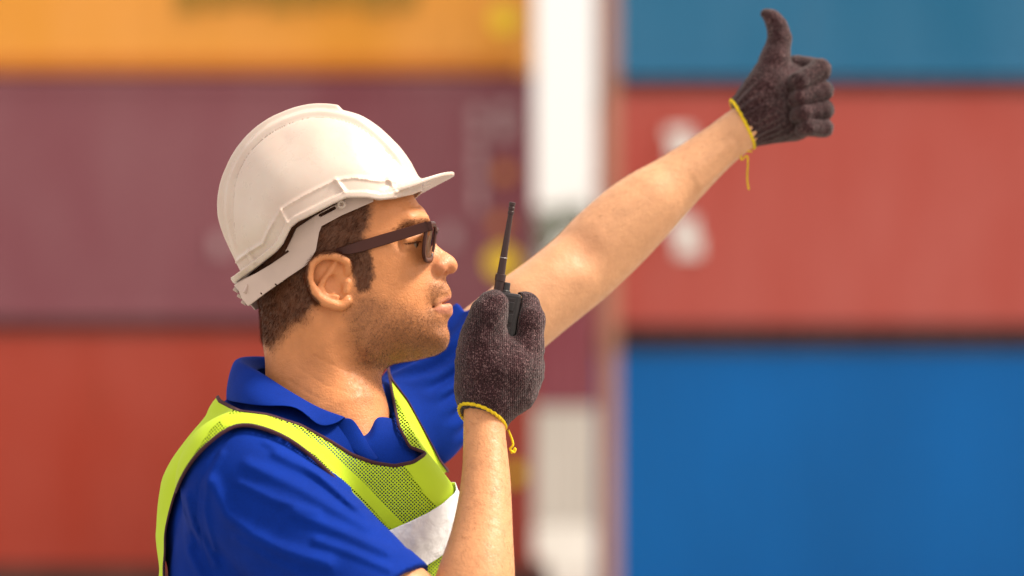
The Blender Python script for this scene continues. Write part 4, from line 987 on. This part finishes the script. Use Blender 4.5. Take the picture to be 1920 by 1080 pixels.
for sg in (-1, 1):
    o = mesh_obj('nape_strap', np.stack([(V2[:, 0] - 960) * sc(-hw * S0), sg * hw * S0, CZ + (HR - V2[:, 1]) * sc(-hw * S0)], 1), T2, M['harness'], hatE); s_ = o.modifiers.new('thickness', 'SOLIDIFY'); s_.thickness = .002; s_.offset = 0
    g_ = MB(); c = npx(640, 383, sg * 128); g_.tube([c + L(5.6) * np.array([math.cos(q), 0, math.sin(q)]) for q in np.linspace(0, 2 * math.pi, 17)[:-1]], .0020, 8, True, nrm=(0, 1, 0)); g_.build('strap_ring', M['hat'], hatE, smooth=True)
    g_ = MB(); g_.box(npx(463, 543, sg * 68), (L(5), L(3), L(8)), np.array([unit((1, sg * -.9, -.7)), unit((-.6, sg * -1, 0)), unit((.45, 0, 1))])); g_.build('ratchet_tab', M['harness'], hatE, bevel=.0008)
g_ = MB()
for k in range(3): g_.box(px(444 + k * 8, 545 + k * 12, -14 - 6 * k), (L(5), L(9), L(3.2)), np.array([unit((1, 0, -.6)), (0, 1, 0), unit((.6, 0, 1))]))
for bx_i in range(3):
    q = MB(); q.v = g_.v[bx_i * 8:bx_i * 8 + 8]; q.f = [[i for i in f_] for f_ in g_.f[:6]]; q.build('ratchet_tooth', M['harness'], hatE, bevel=.0008)

# ------------------------------------------------------------------ sunglasses
M['frame'] = plain('brown tortoise frame', (.045, .009, .005), .35, Specular_IOR_Level=.3)
m, t, b = mat('tinted lens'); M['lens'] = m
gl_ = node(t, 'ShaderNodeBsdfGlossy'); gl_.inputs['Roughness'].default_value = .03; tr_ = node(t, 'ShaderNodeBsdfTransparent'); tr_.inputs['Color'].default_value = (.20, .12, .06, 1)
fr_ = node(t, 'ShaderNodeFresnel'); fr_.inputs['IOR'].default_value = 1.5; ms = node(t, 'ShaderNodeMixShader'); t.links.new(fr_.outputs[0], ms.inputs[0]); t.links.new(tr_.outputs[0], ms.inputs[1]); t.links.new(gl_.outputs[0], ms.inputs[2]); t.links.new(ms.outputs[0], t.nodes['Material Output'].inputs['Surface'])
gE = empty('sunglasses', px(805, 470, 0)); tag(gE, 'brown framed sunglasses worn under the hard hat', 'sunglasses')
def fu(W, v): return 817 - 17 * (abs(W) / 78) ** 2 - (v - 420) * .10          # forward position of the front frame
for sg in (-1, 1):
    arm_ = [(802, 424, 81), (770, 434, 86), (720, 449, 95), (680, 461, 103), (650, 469, 108), (630, 473, 101), (604, 492, 92)]
    hh = [9.5, 10, 10.5, 10.5, 8.5, 6, 5]; V3 = []; F3 = []
    pa = catmull([(a, b_, c) for a, b_, c in arm_], 5); ha = np.interp(np.linspace(0, 6, len(pa)), range(7), hh)
    for i in range(len(pa)):
        tn = unit(np.gradient(pa, axis=0)[i][:2]); nn_ = np.array([-tn[1], tn[0]])
        for (a, c) in ((-1, -1), (1, -1), (1, 1), (-1, 1)): V3.append(npx(pa[i][0] + nn_[0] * ha[i] * a, pa[i][1] + nn_[1] * ha[i] * a, sg * (pa[i][2] + c * 2.4)))
    for i in range(len(pa) - 1):
        for k in range(4): F3.append((i * 4 + k, i * 4 + (k + 1) % 4, i * 4 + 4 + (k + 1) % 4, i * 4 + 4 + k))
    F3 += [(0, 1, 2, 3), tuple(len(V3) - 4 + k for k in (3, 2, 1, 0))]
    o = mesh_obj('temple_arm', np.array(V3), F3, M['frame'], gE, False); bv_ = o.modifiers.new('bevel', 'BEVEL'); bv_.width = .0009; bv_.segments = 2
    # rim and lens
    rr = []
    for q in np.linspace(0, 2 * math.pi, 41)[:-1]:
        c_, s_2 = math.cos(q), math.sin(q); k = 1 / (abs(c_) ** 3.2 + abs(s_2) ** 3.2) ** (1 / 3.2); W_ = 46 + 34 * c_ * k; v_ = 455 + 35 * s_2 * k * (1 if s_2 < 0 else 1 - .10 * (1 - c_) * .5); rr.append((fu(W_, v_), v_, sg * W_))
    pr = np.array([npx(*q) for q in rr]); g_ = MB(); g_.tube(pr, L(5.4), 8, True, .7, (1, 0, 0)); g_.build('rim', M['frame'], gE, smooth=True)
    cen = pr.mean(0); cen[0] += L(2); Vl = [cen] + list(cen + (pr - cen) * .5 + np.array([L(1), 0, 0])) + list(pr); n_ = len(pr)
    Fl = [(0, 1 + i, 1 + (i + 1) % n_) for i in range(n_)] + [(1 + i, 1 + n_ + i, 1 + n_ + (i + 1) % n_, 1 + (i + 1) % n_) for i in range(n_)]
    mesh_obj('lens', np.array(Vl), Fl, M['lens'], gE)
    g_ = MB(); g_.box(npx(803, 425, sg * 80), (L(8), L(4), L(9)), np.array([unit((1, 0, .25)), (0, 1, 0), unit((-.25, 0, 1))])); g_.build('hinge', M['frame'], gE, bevel=.0012)
    g_ = MB(); g_.tube([px(809, 466, sg * 14), px(805, 476, sg * 17)], L(4), 8); g_.build('nose_pad', M['frame'], gE, smooth=True)
g_ = MB(); g_.tube(catmull([px(816, 436, -15), px(819, 431, 0), px(816, 436, 15)], 6), L(4.5), 8); g_.build('bridge', M['frame'], gE, smooth=True)

# ------------------------------------------------------------------ two-way radio
M['radio'] = plain('black radio plastic', (.012, .008, .010), .38, nscale=200, namt=.2, bmp=.1)
M['radio2'] = plain('dark rubber', (.02, .012, .014), .6)
M['antenna'] = plain('dark antenna rubber', (.030, .009, .010), .45)
M['metal'] = plain('grey metal ring', (.5, .46, .46), .35, .8)
rE = empty('two_way_radio', RAD_C); tag(rE, 'small black two-way radio with stub antenna held at the mouth', 'radio')
def rloc(a, b_, c): return RAD_C + RAX[0] * a + RAX[1] * b_ + RAX[2] * c
MB().box(rloc(0, 0, 0), (.0145, .0275, .0640), RAX).build('case', M['radio'], rE, bevel=.0035)
MB().box(rloc(.0005, -.0279, .018), (.0075, .0006, .040), RAX).build('side_grip', M['radio2'], rE, bevel=.0004)
for z_ in (.048, .034, .018): MB().box(rloc(.003, -.0288, z_), (.0045, .0012, .0055), RAX).build('side_button', M['radio'], rE, bevel=.001)
g_ = MB(); g_.tube([rloc(-.0062, -.014, .0635), rloc(-.0062, -.014, .066), rloc(-.0062, -.014, .0665), rloc(-.0062, -.014, .076)], [.0068, .0068, .0056, .0052], 14); g_.build('volume_knob', M['radio'], rE, bevel=.0008)
ab = P(934, 546, yr); at_ = P(961, 379, yr - .01); ad_ = unit(at_ - ab); Lt = np.linalg.norm(at_ - ab)
prof = [(0, .0056), (.012, .0056), (.0125, .0064), (.020, .0062), (.0205, .0048), (.55 * Lt, .0037), (Lt - .0145, .0030), (Lt - .014, .0037), (Lt - .011, .0038), (Lt - .0105, .0033), (Lt - .009, .0033), (Lt - .0085, .0038), (Lt - .006, .0038), (Lt - .0055, .0033), (Lt - .004, .0033), (Lt - .0035, .0039), (Lt - .0005, .0038), (Lt, .0028)]
g_ = MB(); g_.tube([ab + ad_ * s for s, _ in prof], [r_ for _, r_ in prof], 14); ao = g_.build('antenna', M['antenna'], rE, smooth=True); es = ao.modifiers.new('edges', 'EDGE_SPLIT'); es.split_angle = math.radians(40)
g_ = MB(); g_.tube([ab + ad_ * .040 + .0044 * (unit(np.cross(ad_, (0, 1, 0))) * math.cos(q) + np.cross(unit(np.cross(ad_, (0, 1, 0))), ad_) * math.sin(q)) for q in np.linspace(0, 2 * math.pi, 17)[:-1]], .0004, 6, True, nrm=ad_); g_.build('antenna_ring', M['metal'], ao, smooth=True)
print('scene built in %.1fs' % (time.time() - T0))
